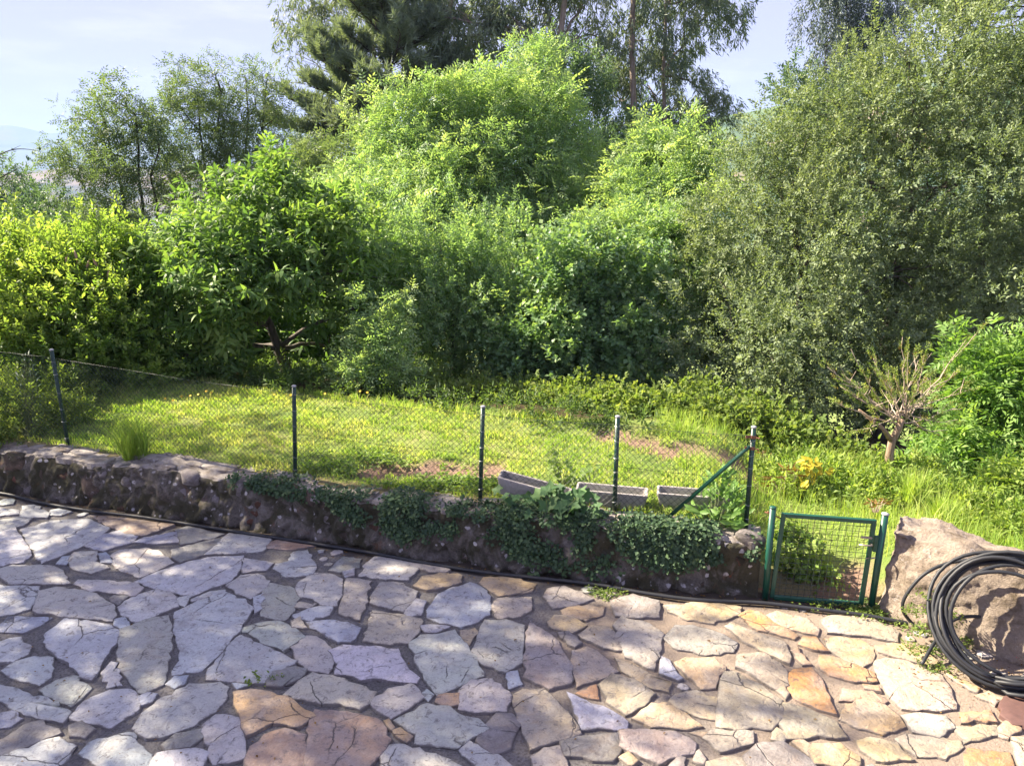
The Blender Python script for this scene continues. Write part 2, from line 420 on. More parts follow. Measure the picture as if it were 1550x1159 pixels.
def axis(lo, hi, segs):
    a = []
    for s, e, st in segs: a += list(np.arange(s, e, st))
    return np.array(sorted(set(np.round(a, 4))))
xs = axis(0, 0, [(-11000, -900, 1000), (-900, -120, 130), (-120, -30, 15), (-30, -9, 1.5), (-9, 6, .12), (6, 30, 1.5), (30, 120, 15), (120, 900, 130), (900, 11001, 1000)])
ys = axis(0, 0, [(-40, 2, 6), (2, 6.6, 1.0), (6.6, 14, .12), (14, 40, 1.3), (40, 120, 10), (120, 900, 110), (900, 12001, 1100)])
GX, GY = np.meshgrid(xs, ys)
gx, gy = GX.ravel(), GY.ravel()
gz = ground(gx, gy)
near = (np.abs(gx) < 12) & (gy < 16) & (gy - yw(gx) > .4)
gz = gz + np.where(near, .018 * snoise(np.c_[gx, gy, gz * 0], 5.0, 3) * (1 + 1.5 * soil(gx, gy)), 0)
nx, ny = len(xs), len(ys)
I = np.arange(nx * ny).reshape(ny, nx)
a_, b_, c_, d_ = I[:-1, :-1].ravel(), I[:-1, 1:].ravel(), I[1:, 1:].ravel(), I[1:, :-1].ravel()
GF = np.r_[np.c_[a_, b_, c_], np.c_[a_, c_, d_]]
def ground_mat():
    m, nt, b = new_mat('meadow_ground')
    t = N(nt, 'ShaderNodeTexCoord'); a = N(nt, 'ShaderNodeAttribute', attribute_name='tint')
    n1 = noise_n(nt, t.outputs['Object'], 1.2, 6, .6); n2 = noise_n(nt, t.outputs['Object'], 28, 6, .7)
    g = ramp(nt, n1.outputs['Fac'], [(.3, (.12, .19, .045)), (.55, (.20, .255, .07)), (.75, (.32, .30, .13))]).outputs['Color']
    s = mix(nt, n2.outputs['Fac'], (.14, .085, .06), (.40, .28, .21))
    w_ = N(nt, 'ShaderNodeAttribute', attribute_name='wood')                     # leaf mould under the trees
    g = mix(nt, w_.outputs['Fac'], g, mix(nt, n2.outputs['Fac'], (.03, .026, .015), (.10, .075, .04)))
    c = mix(nt, a.outputs['Fac'], g, s)
    c = mix(nt, ramp(nt, n2.outputs['Fac'], [(.33, .5), (.45, 0.0)]).outputs['Color'], c, (.07, .06, .03))
    nt.links.new(c, b.inputs['Base Color']); b.inputs['Roughness'].default_value = 1
    b.inputs['Specular IOR Level'].default_value = .1
    bump(nt, b, n2.outputs['Fac'], .9, .05); return m
M['ground'] = ground_mat()
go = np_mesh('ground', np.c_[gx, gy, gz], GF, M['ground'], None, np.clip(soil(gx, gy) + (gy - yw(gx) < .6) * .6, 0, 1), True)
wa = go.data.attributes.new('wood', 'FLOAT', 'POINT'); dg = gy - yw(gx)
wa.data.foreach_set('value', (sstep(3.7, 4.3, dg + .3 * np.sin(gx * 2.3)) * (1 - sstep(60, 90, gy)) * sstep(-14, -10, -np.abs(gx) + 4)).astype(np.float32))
tag(go, 'grassy sloping ground falling away towards the valley', kind='structure')

# distant hills (real ridges, kilometres away)
def hill_mat(name, wood, field, tan, sc, bias=.5):
    m, nt, b = new_mat(name)
    t = N(nt, 'ShaderNodeTexCoord')
    n1 = noise_n(nt, t.outputs['Object'], sc, 7, .62, .4); n2 = noise_n(nt, t.outputs['Object'], sc * .45, 5, .6)
    c = ramp(nt, n1.outputs['Fac'], [(bias - .06, wood), (bias + .04, field)]).outputs['Color']
    c = mix(nt, ramp(nt, n2.outputs['Fac'], [(.52, 0.0), (.58, 1.0)]).outputs['Color'], c, tan)
    nt.links.new(c, b.inputs['Base Color']); b.inputs['Roughness'].default_value = 1; b.inputs['Specular IOR Level'].default_value = 0
    return m
def hill(label, prof, Y, foot, mat, seed, amp):
    us = np.linspace(prof[0][0], prof[-1][0], 150)
    vs = np.interp(us, [p[0] for p in prof], [p[1] for p in prof])
    V = []; rows = 16
    for i, (u, v) in enumerate(zip(us, vs)):
        p = at(u, v, Y)
        for r in range(rows + 3):
            t = r / rows
            if t <= 1:
                y = Y - foot * (1 - t); z = -155 + (p.z + 155) * (t ** .9)
            else:
                y = Y + foot * (t - 1) * 2; z = p.z - (p.z + 155) * (t - 1) * 2
            V.append((p.x, y, z))
    V = np.array(V); V[:, 2] += amp * snoise(V, 6.0 / foot * 2.5, seed, 5) 
    R = rows + 3; I = np.arange(len(us) * R).reshape(len(us), R)
    a, b, c, d = I[:-1, :-1].ravel(), I[1:, :-1].ravel(), I[1:, 1:].ravel(), I[:-1, 1:].ravel()
    o = np_mesh('hill', V, np.r_[np.c_[a, b, c], np.c_[a, c, d]], mat, None, None, True)
    return tag(o, label, kind='structure')
hill('far pale blue mountain ridge rising across the valley', [(-900, 215), (-300, 205), (-80, 192), (0, 188), (22, 190), (45, 196), (70, 203), (110, 202), (200, 193), (320, 184), (440, 178), (560, 186), (760, 200), (1000, 205), (1300, 200), (2200, 220)],
     7200, 2600, hill_mat('far_hill', (.05, .08, .05), (.09, .12, .06), (.14, .13, .08), .0016), 5, 16)
hill('low brownish hill with fields in the valley below the mountain', [(-900, 262), (-200, 266), (0, 262), (50, 258), (105, 254), (180, 253), (260, 251), (400, 254), (600, 258), (800, 262), (1000, 266)],
     2500, 700, hill_mat('middle_hill', (.05, .065, .04), (.15, .13, .09), (.22, .165, .12), .006), 7, 3)
hill('nearer green hill with woods and a tan field behind the eucalyptus', [(850, 262), (960, 225), (1020, 190), (1080, 178), (1130, 169), (1175, 163), (1250, 143), (1400, 118), (1700, 110), (2300, 180)],
     1500, 520, hill_mat('near_hill', (.03, .06, .025), (.10, .15, .045), (.34, .25, .13), .012, .47), 9, 4)

# ------------------------------------------------------------------ patio and its flagstones
pxs = np.linspace(-12, 8, 161); pts_ = np.linspace(0, 1, 60)
PX, PT = np.meshgrid(pxs, pts_)
PY = 1.5 + PT * (yw(PX) + .14 - 1.5)
px_, py_ = PX.ravel(), PY.ravel()
pz = .007 * snoise(np.c_[px_, py_, 0 * px_], 3.2, 21) - .004
I = np.arange(len(px_)).reshape(60, 161)
a_, b_, c_, d_ = I[:-1, :-1].ravel(), I[:-1, 1:].ravel(), I[1:, 1:].ravel(), I[1:, :-1].ravel()
patio = np_mesh('patio', np.c_[px_, py_, pz], np.r_[np.c_[a_, b_, c_], np.c_[a_, c_, d_]], M['mortar'], None, None, True)
at_ = patio.data.attributes.new('foot_brown', 'FLOAT', 'POINT')
dd = yw(px_) - py_
at_.data.foreach_set('value', (np.clip(1 - sstep(.03, .30, dd + .1 * snoise(np.c_[px_, py_, 0 * px_], 2.5, 5)), 0, 1)).astype(np.float32))
sa = patio.data.attributes.new('sun_sand', 'FLOAT', 'POINT'); sa.data.foreach_set('value', (.75 * sstep(-.6, 2.2, px_ + .8 * snoise(np.c_[px_, py_, 0 * px_], 1.2, 8))).astype(np.float32))
tag(patio, 'crazy paved stone patio with dark mortar joints', kind='structure')

PAL = {'c': (.49, .475, .42), 'g': (.415, .43, .435), 'b': (.365, .40, .455), 'w': (.53, .54, .525), 'y': (.51, .455, .335), 'o': (.48, .335, .17), 'r': (.36, .25, .17), 'd': (.22, .22, .205), 'p': (.46, .435, .395), 'k': (.405, .405, .34)}
PAL_SUN = dict(PAL, c=(.41, .32, .215), y=(.41, .295, .165), g=(.345, .30, .25), w=(.42, .36, .28), k=(.335, .285, .195), o=(.40, .22, .085), d=(.19, .165, .14))  # right-hand stones: ochre staining plus the sun's gold put into the colour
ZA = (0, 760, 2.904); ZB = (500, 760, 2.904); ZC = (1000, 760, 2.818)
STONES = {
'A': (ZA, '''w 0,30 75,40 80,55 0,62|w 100,20 150,15 215,50 205,72 95,68|g 225,38 262,32 310,45 265,60 222,58|c 0,85 60,75 140,75 95,105 0,135
w 95,120 225,85 380,80 475,120 420,165 345,205 185,272 140,200 108,150|w -40,150 70,122 135,235 100,265 -40,288|r 400,60 470,62 580,80 760,105 640,150 540,135 470,105
b 380,195 440,150 520,132 600,155 580,180 460,215 420,210|b 590,180 640,160 770,138 778,182 680,185|d 772,128 830,110 980,143 940,160 800,188|d 761,215 850,195 960,165 975,185 900,232 800,265 765,245
c 905,235 1010,142 1190,165 1150,220 1060,225|r 1170,188 1240,162 1380,195 1260,210 1180,205|w 1290,225 1350,215 1385,290 1370,320 1260,330 1210,295 1220,275 1275,265|b 255,270 275,245 305,242 290,275
c 305,265 330,225 425,220 415,265 475,290 400,315 330,295|b 432,232 465,225 495,268 445,265|c 490,240 530,215 640,205 700,225 760,268 690,300 615,330 520,290|w 595,350 700,305 830,265 940,245 1065,240 1050,300 1010,350 840,415 760,400
g 1070,250 1130,260 1195,270 1165,300 1075,312|p 1000,370 1060,328 1130,322 1180,350 1160,385 1100,425 1040,390|p 0,300 60,282 210,285 270,305 308,360 200,365 50,362 0,330|c 330,365 350,343 500,355 600,362 625,385 590,418 480,400 390,388
w -40,372 170,378 165,410 130,470 60,490 -40,500|c 175,400 250,382 330,390 420,410 490,450 505,490 490,525 350,510 200,495 160,485|d 490,428 505,417 560,420 520,452|w 527,465 590,420 690,390 745,405 778,465 680,505 600,530 552,505
w 760,425 835,418 810,460 770,445|g 850,432 920,402 985,393 980,405 900,430 855,440|w 772,490 880,437 990,407 1080,455 1110,480 1050,560 1000,620 960,670 890,735 760,755 770,720 795,690 790,620 770,560
w 1115,425 1155,410 1150,470 1120,495|k 1165,370 1190,360 1270,375 1310,410 1290,480 1250,520 1150,500 1160,440|c 1310,370 1360,310 1440,320 1500,345 1495,400 1480,460 1410,455 1380,425 1320,410|y 1305,465 1320,447 1385,452 1350,468
w 1295,500 1380,472 1455,462 1440,500 1370,520 1310,515|b 0,545 50,505 220,515 170,545 100,575 0,568|b 510,522 550,514 565,545 530,556 512,545|w 200,590 290,512 400,530 480,545 520,585 485,640 450,700 405,785 330,730 270,685 215,640
k 530,567 620,534 740,508 753,560 748,640 733,740 718,800 630,840 580,800 542,740 527,680|w -40,640 40,605 90,600 130,640 120,670 60,700 -40,710|k 1065,555 1120,540 1220,525 1290,560 1335,595 1240,655 1150,605|y 1285,530 1320,512 1345,555 1290,552
b 1350,532 1440,525 1520,535 1580,560 1535,620 1480,615 1440,585 1375,560|p 1285,645 1350,597 1390,600 1460,660 1465,700 1440,750 1350,735 1310,690|g 920,750 1000,640 1060,592 1160,642 1298,705 1240,743 1178,793 1100,793 917,778|d 1180,790 1205,753 1290,733 1340,742 1308,780 1240,808 1185,808
w 15,745 70,707 150,687 225,692 218,770 170,803 120,785 60,770|c 182,832 250,792 320,773 393,822 350,868 310,898 250,868|w 455,755 490,710 520,715 535,805 470,815|b 740,800 770,772 820,770 805,800 770,816|b 615,860 650,847 680,852 665,878 630,886
y 1257,850 1320,792 1380,757 1480,782 1645,842 1620,890 1572,915 1490,885 1420,886|g -40,800 60,822 130,852 220,882 308,927 270,973 200,958 100,918 -40,868|w 315,945 380,882 480,837 560,832 610,870 600,913 530,958 490,988 400,968 330,958
c 597,1000 640,932 700,882 830,807 960,797 998,820 978,880 938,925 850,983 720,1033 650,1038|b -40,945 60,922 90,955 40,985 -40,995|d 30,1042 100,992 180,967 258,1020 150,1058 60,1098 -40,1120 -40,1055|d 312,990 360,972 408,1000 370,1033 322,1023
w -40,1145 60,1102 250,1042 323,1080 290,1130 230,1175 -40,1185|w 357,1110 400,1062 520,1032 588,1022 595,1070 658,1110 663,1185 500,1190 440,1155|d 722,1068 780,1027 878,1002 883,1038 830,1073 740,1088|c 897,990 950,947 1058,962 1073,1123 940,1153 912,1060
o 1032,842 1110,832 1250,862 1378,945 1300,993 1190,972 1090,1028 1070,990 1037,900|r 1087,1140 1112,1082 1200,1022 1250,1007 1338,1032 1333,1120 1322,1185 1092,1190|r 1357,1100 1367,960 1390,920 1550,940 1650,960 1708,1045 1668,1108 1600,1180 1352,1185
w 672,1165 700,1112 850,1094 913,1110 870,1180 680,1190|b 1027,802 1085,807 1045,823|w 1452,662 1512,637 1652,642 1742,652 1787,737 1837,772 1822,798 1712,785 1482,763 1497,720'''),
'B': (ZB, '''d 0,302 60,245 130,255 120,290 50,310|g 60,312 105,297 100,325 70,333|c 135,330 160,275 200,245 290,253 360,272 380,300 340,343 240,338|y 345,263 420,268 520,302 500,313 430,308 372,287|o 372,370 410,332 500,320 573,327 568,358 510,376 430,388
y 72,342 130,347 178,357 150,410 163,440 130,518 42,490 67,400|k 192,410 222,358 300,362 378,400 350,450 320,488 182,445|g 332,490 375,432 418,442 395,498 337,503|g 432,480 480,412 540,382 610,360 650,372 698,420 693,498 640,528 570,548 490,533 432,510
o 662,360 680,338 780,332 898,362 878,393 740,413|y 717,460 740,432 878,427 878,478 830,503 742,513|y 152,610 177,522 192,484 300,502 393,522 378,580 340,623 240,623|g 402,550 440,547 518,552 460,573 422,570|o 577,572 630,562 643,582 610,626 582,600
c 352,630 400,597 480,592 545,574 600,650 668,765 560,808 470,848 430,790 382,710|k 627,660 660,582 680,527 770,527 848,552 838,708 770,748 682,720|g 867,600 882,530 930,562 1000,622 1018,670 1058,720 1053,798 960,823 852,770
c 1067,660 1130,642 1180,672 1258,745 1200,773 1087,813 1077,740|c 1097,590 1150,552 1220,557 1258,590 1278,653 1200,640|y 962,530 990,502 1060,507 1118,545 1060,576 982,555|d 1007,580 1050,577 1098,620 1070,638 1022,600|g 942,420 962,388 1030,378 1110,412 1148,430 1070,455 982,468
y 1022,480 1080,458 1198,462 1188,498 1120,518 1032,498|w 1257,540 1287,512 1400,547 1458,590 1448,650 1420,733 1300,678 1272,610|y 1257,690 1320,712 1488,790 1478,833 1390,808 1292,750|k 1192,810 1240,767 1330,792 1418,850 1370,898 1297,933 1222,878
o 1092,842 1163,812 1173,866 1120,853|b 1047,842 1130,882 1240,932 1298,970 1293,1001 1110,998 1082,930|c 802,860 850,832 940,832 1000,902 1050,952 1093,1023 990,1048 880,1088 852,1010 832,940|c 572,910 577,832 620,792 708,787 788,860 768,923 640,923
b 782,762 820,752 838,800 787,820|o 472,880 482,857 563,847 558,888 510,903|w 402,850 425,832 448,850 430,876|p 182,880 260,832 350,807 380,832 403,865 340,908 270,953 212,915|c 287,965 350,937 430,897 520,912 550,942 638,962 688,1000 560,1078 470,1073 380,1058 387,1020
d 732,942 790,942 828,985 788,1078 720,1108 652,1050 692,990|c 232,1122 270,1077 330,1077 450,1112 570,1165 400,1200 240,1190|p 577,1100 610,1052 680,1092 740,1122 800,1170 700,1195 640,1150|w 892,1122 940,1092 1010,1077 1033,1165 960,1190 900,1165
d 1022,1060 1100,1042 1258,1022 1268,1090 1230,1138 1042,1118|w 1281,1080 1276,1012 1400,1012 1513,1018 1597,1065 1586,1110 1481,1125 1440,1150 1350,1108|y 1282,1130 1310,1110 1343,1140 1320,1158|y 1339,955 1420,896 1490,896 1577,958 1626,990 1554,998 1420,990
o 282,1010 310,1002 353,1030 330,1053 297,1030|o 242,970 260,962 278,990 265,998|d 1242,442 1330,414 1438,442 1438,510 1330,508 1262,500'''),
'C': (ZC, '''y 22,445 70,442 180,432 338,455 328,485 220,518 120,503 42,470|o 337,490 380,467 430,477 480,520 578,570 560,583 480,558 402,538|y 457,490 500,472 620,502 668,540 660,568 560,543 492,518|c 282,540 310,522 400,562 520,602 548,660 540,688 440,638 362,600
g 17,580 70,532 140,532 240,562 318,600 300,638 190,648 62,620|o 597,610 612,582 660,582 708,638 650,628|y 707,590 760,580 850,592 903,620 893,680 850,703 780,668 722,630|y 922,622 1000,610 1120,622 1178,690 1160,703 1040,668 942,645
c 917,690 960,670 1050,682 1190,742 1228,800 1248,880 1180,888 1030,878 982,830 932,750|o 682,660 740,667 830,702 900,732 913,765 820,763 730,738 692,715|o 532,755 570,722 640,714 680,762 743,905 660,878 580,838 552,800|y 67,690 110,672 220,672 268,710 228,790 170,793 112,730
k 332,660 440,652 530,722 538,780 490,798 400,738 332,710|k 262,770 277,737 330,742 508,850 513,920 470,968 242,963|c 42,860 70,827 150,814 248,850 233,928 160,913 72,885|k 517,950 522,862 570,872 650,902 740,942 783,1003 542,1008
y 772,930 800,872 870,852 950,872 1008,920 1033,960 940,988 852,965|r 772,850 782,802 900,812 958,850 920,863 850,846|w 1037,920 1100,912 1208,922 1243,970 1180,1003 1082,980|y 847,1022 900,1012 1000,1032 1068,1100 920,1098 862,1060
c 1012,1015 1060,997 1268,1022 1278,1050 1200,1093 1100,1083 1052,1050|o 1302,1080 1320,1062 1478,1077 1498,1145 1312,1150|c 1502,1015 1620,1010 1620,1150 1527,1150|y 1442,970 1480,937 1528,970 1480,1008 1437,995|y 1352,830 1400,814 1458,840 1420,863
o 1282,908 1400,897 1423,943 1292,943|c 482,990 495,972 525,987 518,1023 477,1010|g 192,1010 230,977 385,987 383,1033 260,1063|g 22,1150 70,1095 100,1100 90,1150 40,1160|w 147,1105 165,1067 188,1100 180,1116|c 207,1112 300,1092 340,1097 370,1150 210,1160
d 362,1090 420,1042 520,1032 600,1082 680,1150 400,1160|y 642,1070 660,1042 760,1037 838,1090 830,1130 662,1117|y 572,1030 590,1014 633,1040 625,1078|y 502,810 525,792 543,820 530,838|y 562,640 590,627 638,690 602,690|k 692,510 740,492 900,502 1008,560 1000,598 860,568 722,560
b 2,662 40,682 88,750 70,758 2,730|o 872,787 920,792 928,810 880,798|y 1202,722 1348,790 1338,808 1252,760|k 1262,962 1425,960 1425,1000 1300,1030|y 132,987 188,987 180,1003''')}
rs = random.Random(5)
CELL = .02; OX, OY = -12.0, 1.5; OW, OH = 1000, 560
OCC = np.zeros((OH, OW), bool)
CXX, CYY = np.meshgrid(OX + (np.arange(OW) + .5) * CELL, OY + (np.arange(OH) + .5) * CELL)
OCC |= CYY > yw(CXX) - .05
def mark(P):
    xs_ = [p[0] for p in P]; ys_ = [p[1] for p in P]
    i0, i1 = max(0, int((min(xs_) - OX) / CELL) - 1), min(OW, int((max(xs_) - OX) / CELL) + 2)
    j0, j1 = max(0, int((min(ys_) - OY) / CELL) - 1), min(OH, int((max(ys_) - OY) / CELL) + 2)
    if i1 <= i0 or j1 <= j0: return
    X, Y = CXX[j0:j1, i0:i1], CYY[j0:j1, i0:i1]; ins = np.zeros(X.shape, bool)
    n = len(P)
    for k in range(n):
        (x1, y1), (x2, y2) = P[k], P[(k + 1) % n]
        c = ((y1 > Y) != (y2 > Y)) & (X < (x2 - x1) * (Y - y1) / ((y2 - y1) if abs(y2 - y1) > 1e-9 else 1e-9) + x1)
        ins ^= c
    OCC[j0:j1, i0:i1] |= ins
def slab(name, P, z0, h, mat, parent, col=None, rr=rs, zfun=None, dome=.004):
    """one irregular flat stone: broken outline, rounded arris, slightly uneven top"""
    n = len(P)
    A = sum(P[i][0] * P[(i+1) % n][1] - P[(i+1) % n][0] * P[i][1] for i in range(n))
    if A < 0: P = P[::-1]
    Q = []
    for i in range(n):
        (x1, y1), (x2, y2) = P[i], P[(i + 1) % n]
        L = math.hypot(x2 - x1, y2 - y1); Q.append((x1, y1))
        k = int(L / .075)
        k = min(k, 5)
        for j in range(k):
            t = (j + 1 + rr.uniform(-.25, .25)) / (k + 1); s = rr.gauss(0, .04) * min(L, .3)
            Q.append((x1 + (x2 - x1) * t - (y2 - y1) / L * s, y1 + (y2 - y1) * t + (x2 - x1) / L * s))
    cx = sum(q[0] for q in Q) / len(Q); cyy = sum(q[1] for q in Q) / len(Q); m = len(Q)
    R = [max(1e-4, math.hypot(q[0] - cx, q[1] - cyy)) for q in Q]
    V, F = [], []
    zt = zfun or (lambda x, y: 0)
    tx, ty = rr.uniform(-.02, .02), rr.uniform(-.02, .02)
    def ring(ins, z, jit):
        for q, r_ in zip(Q, R):
            k = max(0.2, 1 - ins / r_); x, y = cx + (q[0] - cx) * k, cyy + (q[1] - cyy) * k
            V.append((x, y, zt(x, y) + z + rr.uniform(-jit, jit) + (tx * (x - cx) + ty * (y - cyy) if z > 0 else 0)))
    ring(-.006, z0, 0); ring(0, h * .72, .001); ring(.012, h, .0012); ring(sum(R) / m * .45, h + dome * .5, .003)
    V.append((cx, cyy, zt(cx, cyy) + h + dome))
    for r in range(3):
        for i in range(m): F.append((r*m+i, r*m+(i+1) % m, (r+1)*m+(i+1) % m, (r+1)*m+i))
    for i in range(m): F.append((3*m+i, 3*m+(i+1) % m, 4*m))
    b = MB(); b.add(V, F); o = b.build(name, mat, parent, smooth=True)
    o.data.polygons.foreach_set('use_smooth', [False] * m + [True] * (len(F) - m))
    if col: o.color = (*col, 1)
    ra = o.data.attributes.new('rim', 'FLOAT', 'POINT'); ra.data.foreach_set('value', [1.0] * (2 * m) + [.62] * m + [0.0] * (m + 1))
    return o
def jcol(c, k=.10, rr=rs):
    g = rr.uniform(1 - k, 1 + k)
    return tuple(max(.02, x * g * rr.uniform(.95, 1.05)) for x in c)
n_st = 0
for key, ((ox, oy, sc), txt) in STONES.items():
    for item in txt.replace('\n', '|').split('|'):
        w_ = item.split()
        P = [on(ox + float(a.split(',')[0]) / sc, oy + float(a.split(',')[1]) / sc) for a in w_[1:]]
        gx0, gy0 = sum(p.x for p in P) / len(P), sum(p.y for p in P) / len(P)
        P = [(gx0 + (p.x - gx0) * (1 + .030 / max(.05, math.hypot(p.x - gx0, p.y - gy0))), gy0 + (p.y - gy0) * (1 + .030 / max(.05, math.hypot(p.x - gx0, p.y - gy0)))) for p in P]
        slab('flagstone', P, -.02, .014 + rs.uniform(0, .012), M['stone'], patio, jcol(PAL_SUN[w_[0]] if key == 'C' or (key == 'B' and P[0][0] > -.2) else PAL[w_[0]])); mark(P); n_st += 1
# small filling pieces between them, and more paving beyond the picture's edge
def free(x, y, r):
    i, j, k = int((x - OX) / CELL), int((y - OY) / CELL), int(r / CELL) + 1
    if i - k < 0 or j - k < 0 or i + k >= OW or j + k >= OH: return False
    sub = OCC[j-k:j+k+1, i-k:i+k+1]
    yy, xx = np.ogrid[-k:k+1, -k:k+1]
    return not (sub & (xx * xx + yy * yy <= (r / CELL) ** 2)).any()
def inframe(x, y, mrg=0):
    d = Vector((x, y, -CAMZ)); zc = d.y * CT - d.z * ST; yc = d.y * ST + d.z * CT
    u = 775 + FPX * d.x / zc; v = 579.5 - FPX * yc / zc
    return -mrg < u < 1550 + mrg and v < 1159 + mrg
nfill = 0
for r, tries in ((.34, 900), (.24, 1500), (.15, 2500), (.09, 3500), (.06, 3500), (.042, 4000)):
    for _ in range(tries):
        x, y = rs.uniform(-9.5, 6.2), rs.uniform(3.2, 10.4)
        inf = inframe(x, y, 10)
        if not inframe(x, y, 170): continue
        if inf and r > .15: continue
        if n_st > 330 or not free(x, y, r + .014): continue
        k = rs.randint(5, 7); a0 = rs.uniform(0, 6.28); e = rs.uniform(.72, .98); ph = rs.uniform(0, 3.14)
        P = []
        for i in range(k):
            t = a0 + (i + rs.uniform(-.28, .28)) / k * 6.283; q = r * rs.uniform(.85, 1.04)
            X_, Y_ = q * math.cos(t), q * e * math.sin(t)
            P.append((x + X_ * math.cos(ph) - Y_ * math.sin(ph), y + X_ * math.sin(ph) + Y_ * math.cos(ph)))
        slab('flagstone', P, -.02, .010 + rs.uniform(0, .01), M['stone'], patio, jcol(PAL[rs.choice('cgwykpcwgd')])); mark(P); n_st += 1; nfill += 1
print('STONES', n_st, 'fill', nfill)
# reddish slab at the patio's edge under the coil
P = [on(u, v) for u, v in ((1515, 1062), (1562, 1040), (1600, 1080), (1590, 1112), (1532, 1100), (1512, 1085))]
slab('flagstone', [(p.x, p.y) for p in P], -.02, .03, M['tile'], patio)

# ------------------------------------------------------------------ low retaining wall
def walltop(x):                        # height of the wall's top
    return .60 + .035 * np.sin(np.asarray(x) * 1.3 + 1) + .02 * np.sin(np.asarray(x) * 3.7)
WT = .56
ux = np.arange(-10.5, 2.60, .04)
prof = []                              # (offset behind the foot line, height fraction / absolute)
for k in range(9): prof.append((.02 + .085 * k / 8, k / 8 * .93, 0))
for k in range(1, 4): prof.append((.105 + .05 * k / 3, .93 + .07 * math.sin(k / 3 * 1.57), 0))
for k in range(1, 8): prof.append((.155 + (WT - .155) * k / 7, 1.0, 1))
for k in range(1, 4): prof.append((WT + .01, 1 - k / 3 * 1.1, 0))
V = []
tx_ = np.array([1.0, -.275]); tx_ /= np.linalg.norm(tx_); nb = np.array([-tx_[1], tx_[0]])
for x in ux:
    for (o, hf, top) in prof:
        V.append((x + nb[0] * o, float(yw(x)) + nb[1] * o, hf * float(walltop(x))))
V = np.array(V)
disp = .05 * snoise(V, 4.5, 31, 4) + .045 * snoise(V, 13, 33, 3) + .02 * snoise(V, 34, 35, 2)
K = len(prof); idx = np.tile(np.arange(K), len(ux))
front = idx < 11
V[front, 0] -= nb[0] * disp[front]; V[front, 1] -= nb[1] * disp[front]
V[~front, 2] += disp[~front] * .55
I = np.arange(len(V)).reshape(len(ux), K)
a_, b_, c_, d_ = I[:-1, :-1].ravel(), I[1:, :-1].ravel(), I[1:, 1:].ravel(), I[:-1, 1:].ravel()
F = np.r_[np.c_[a_, b_, c_], np.c_[a_, c_, d_]]
e = I[-1]; cen = len(V); V = np.r_[V, [V[e].mean(0)]]
F = np.r_[F, np.c_[e[:-1], e[1:], np.full(K - 1, cen)]]
wall = tag(empty('retaining_wall', (-2.0, float(yw(-2.0)), 0), 'low mossy rubble stone retaining wall between the patio and the lawn', 'wall'), kind='thing')
co = np_mesh('core', V, F, M['wallcore'], wall, None, True)
co.data.materials.append(M['cap_stone'])
fi = np.r_[idx, [0]][F]; topf = (fi.min(1) >= 9) & (fi.max(1) <= 18)
co.data.polygons.foreach_set('material_index', topf.astype(np.int32)); co.data.update()
def rock(c, ex, ey, ez, sx, sy, sz, seed, sub=2, rough=.22):
    """irregular stone: displaced, squared-off ball with its own axes"""
    import bmesh
    bm = bmesh.new(); bmesh.ops.create_icosphere(bm, subdivisions=sub, radius=1)
    P = np.array([v.co for v in bm.verts]); Fc = [[v.index for v in f.verts] for f in bm.faces]; bm.free()
    P = np.sign(P) * np.abs(P) ** .62
    P *= (1 + rough * snoise(P, 1.1, seed, 3))[:, None]
    return np.asarray(c) + P[:, :1] * sx * ex + P[:, 1:2] * sy * ey + P[:, 2:] * sz * ez, np.array(Fc)
EX, EY, EZ = np.array([tx_[0], tx_[1], 0]), np.array([nb[0], nb[1], 0]), np.array([0, 0, 1.0])
rw = random.Random(8)
# the stones that show in the photograph first: (u, v, half width px, half height px, kind)
shown = [(135, 735, 18, 20, 'wallstone'), (285, 726, 16, 10, 'wallstone_grey'), (190, 730, 10, 9, 'wallstone_grey'), (275, 748, 9, 9, 'wallstone_grey'), (362, 740, 8, 13, 'wallstone_grey'), (325, 760, 9, 8, 'wallstone_grey'),
         (395, 770, 22, 16, 'wallstone_red'), (497, 787, 10, 10, 'wallstone_grey'), (570, 802, 18, 10, 'wallstone_red'), (560, 825, 32, 8, 'wallstone'), (520, 812, 30, 8, 'wallstone'), (480, 760, 26, 10, 'wallstone'), (780, 842, 20, 12, 'wallstone'),
         (962, 872, 22, 13, 'wallstone_red'), (1018, 855, 16, 12, 'wallstone_red'), (1120, 850, 10, 9, 'wallstone_red'), (1122, 884, 9, 9, 'wallstone_red'), (1050, 890, 16, 7, 'wallstone'), (840, 835, 16, 12, 'wallstone_red'), (700, 850, 22, 9, 'wallstone'),
         (430, 745, 24, 9, 'wallstone'), (60, 720, 22, 14, 'wallstone'), (20, 700, 20, 12, 'wallstone'), (230, 760, 22, 12, 'wallstone'), (1140, 822, 24, 12, 'wallstone_grey')]
spots = []
for i, (u, v, hw, hh, mk) in enumerate(shown):
    r = ray(u, v)
    t = next(tt for tt in np.linspace(6, 13, 1400) if r.y * tt >= float(yw(r.x * tt)) + .08 or CAMZ + r.z * tt < 0)
    p = Vector((r.x * t, r.y * t, max(.06, CAMZ + r.z * t))); m = t / FPX
    spots.append((p, hw * m, hh * m * 1.15, mk))
for k in range(55):
    x = rw.uniform(-9.3, 2.5); z = rw.choice((.08, .22, .36, .48)) + rw.uniform(-.04, .04)
    sx, sz = rw.uniform(.06, .17), rw.uniform(.045, .08)
    if any(abs(p.x - x) < (a + sx) * .9 and abs(p.z - z) < (b + sz) * .9 for p, a, b, _ in spots): continue
    spots.append((Vector((x, float(yw(x)) + .05 + z * .12, z)), sx, sz, rw.choice(('wallstone', 'wallstone', 'wallstone_red', 'wallstone_grey'))))
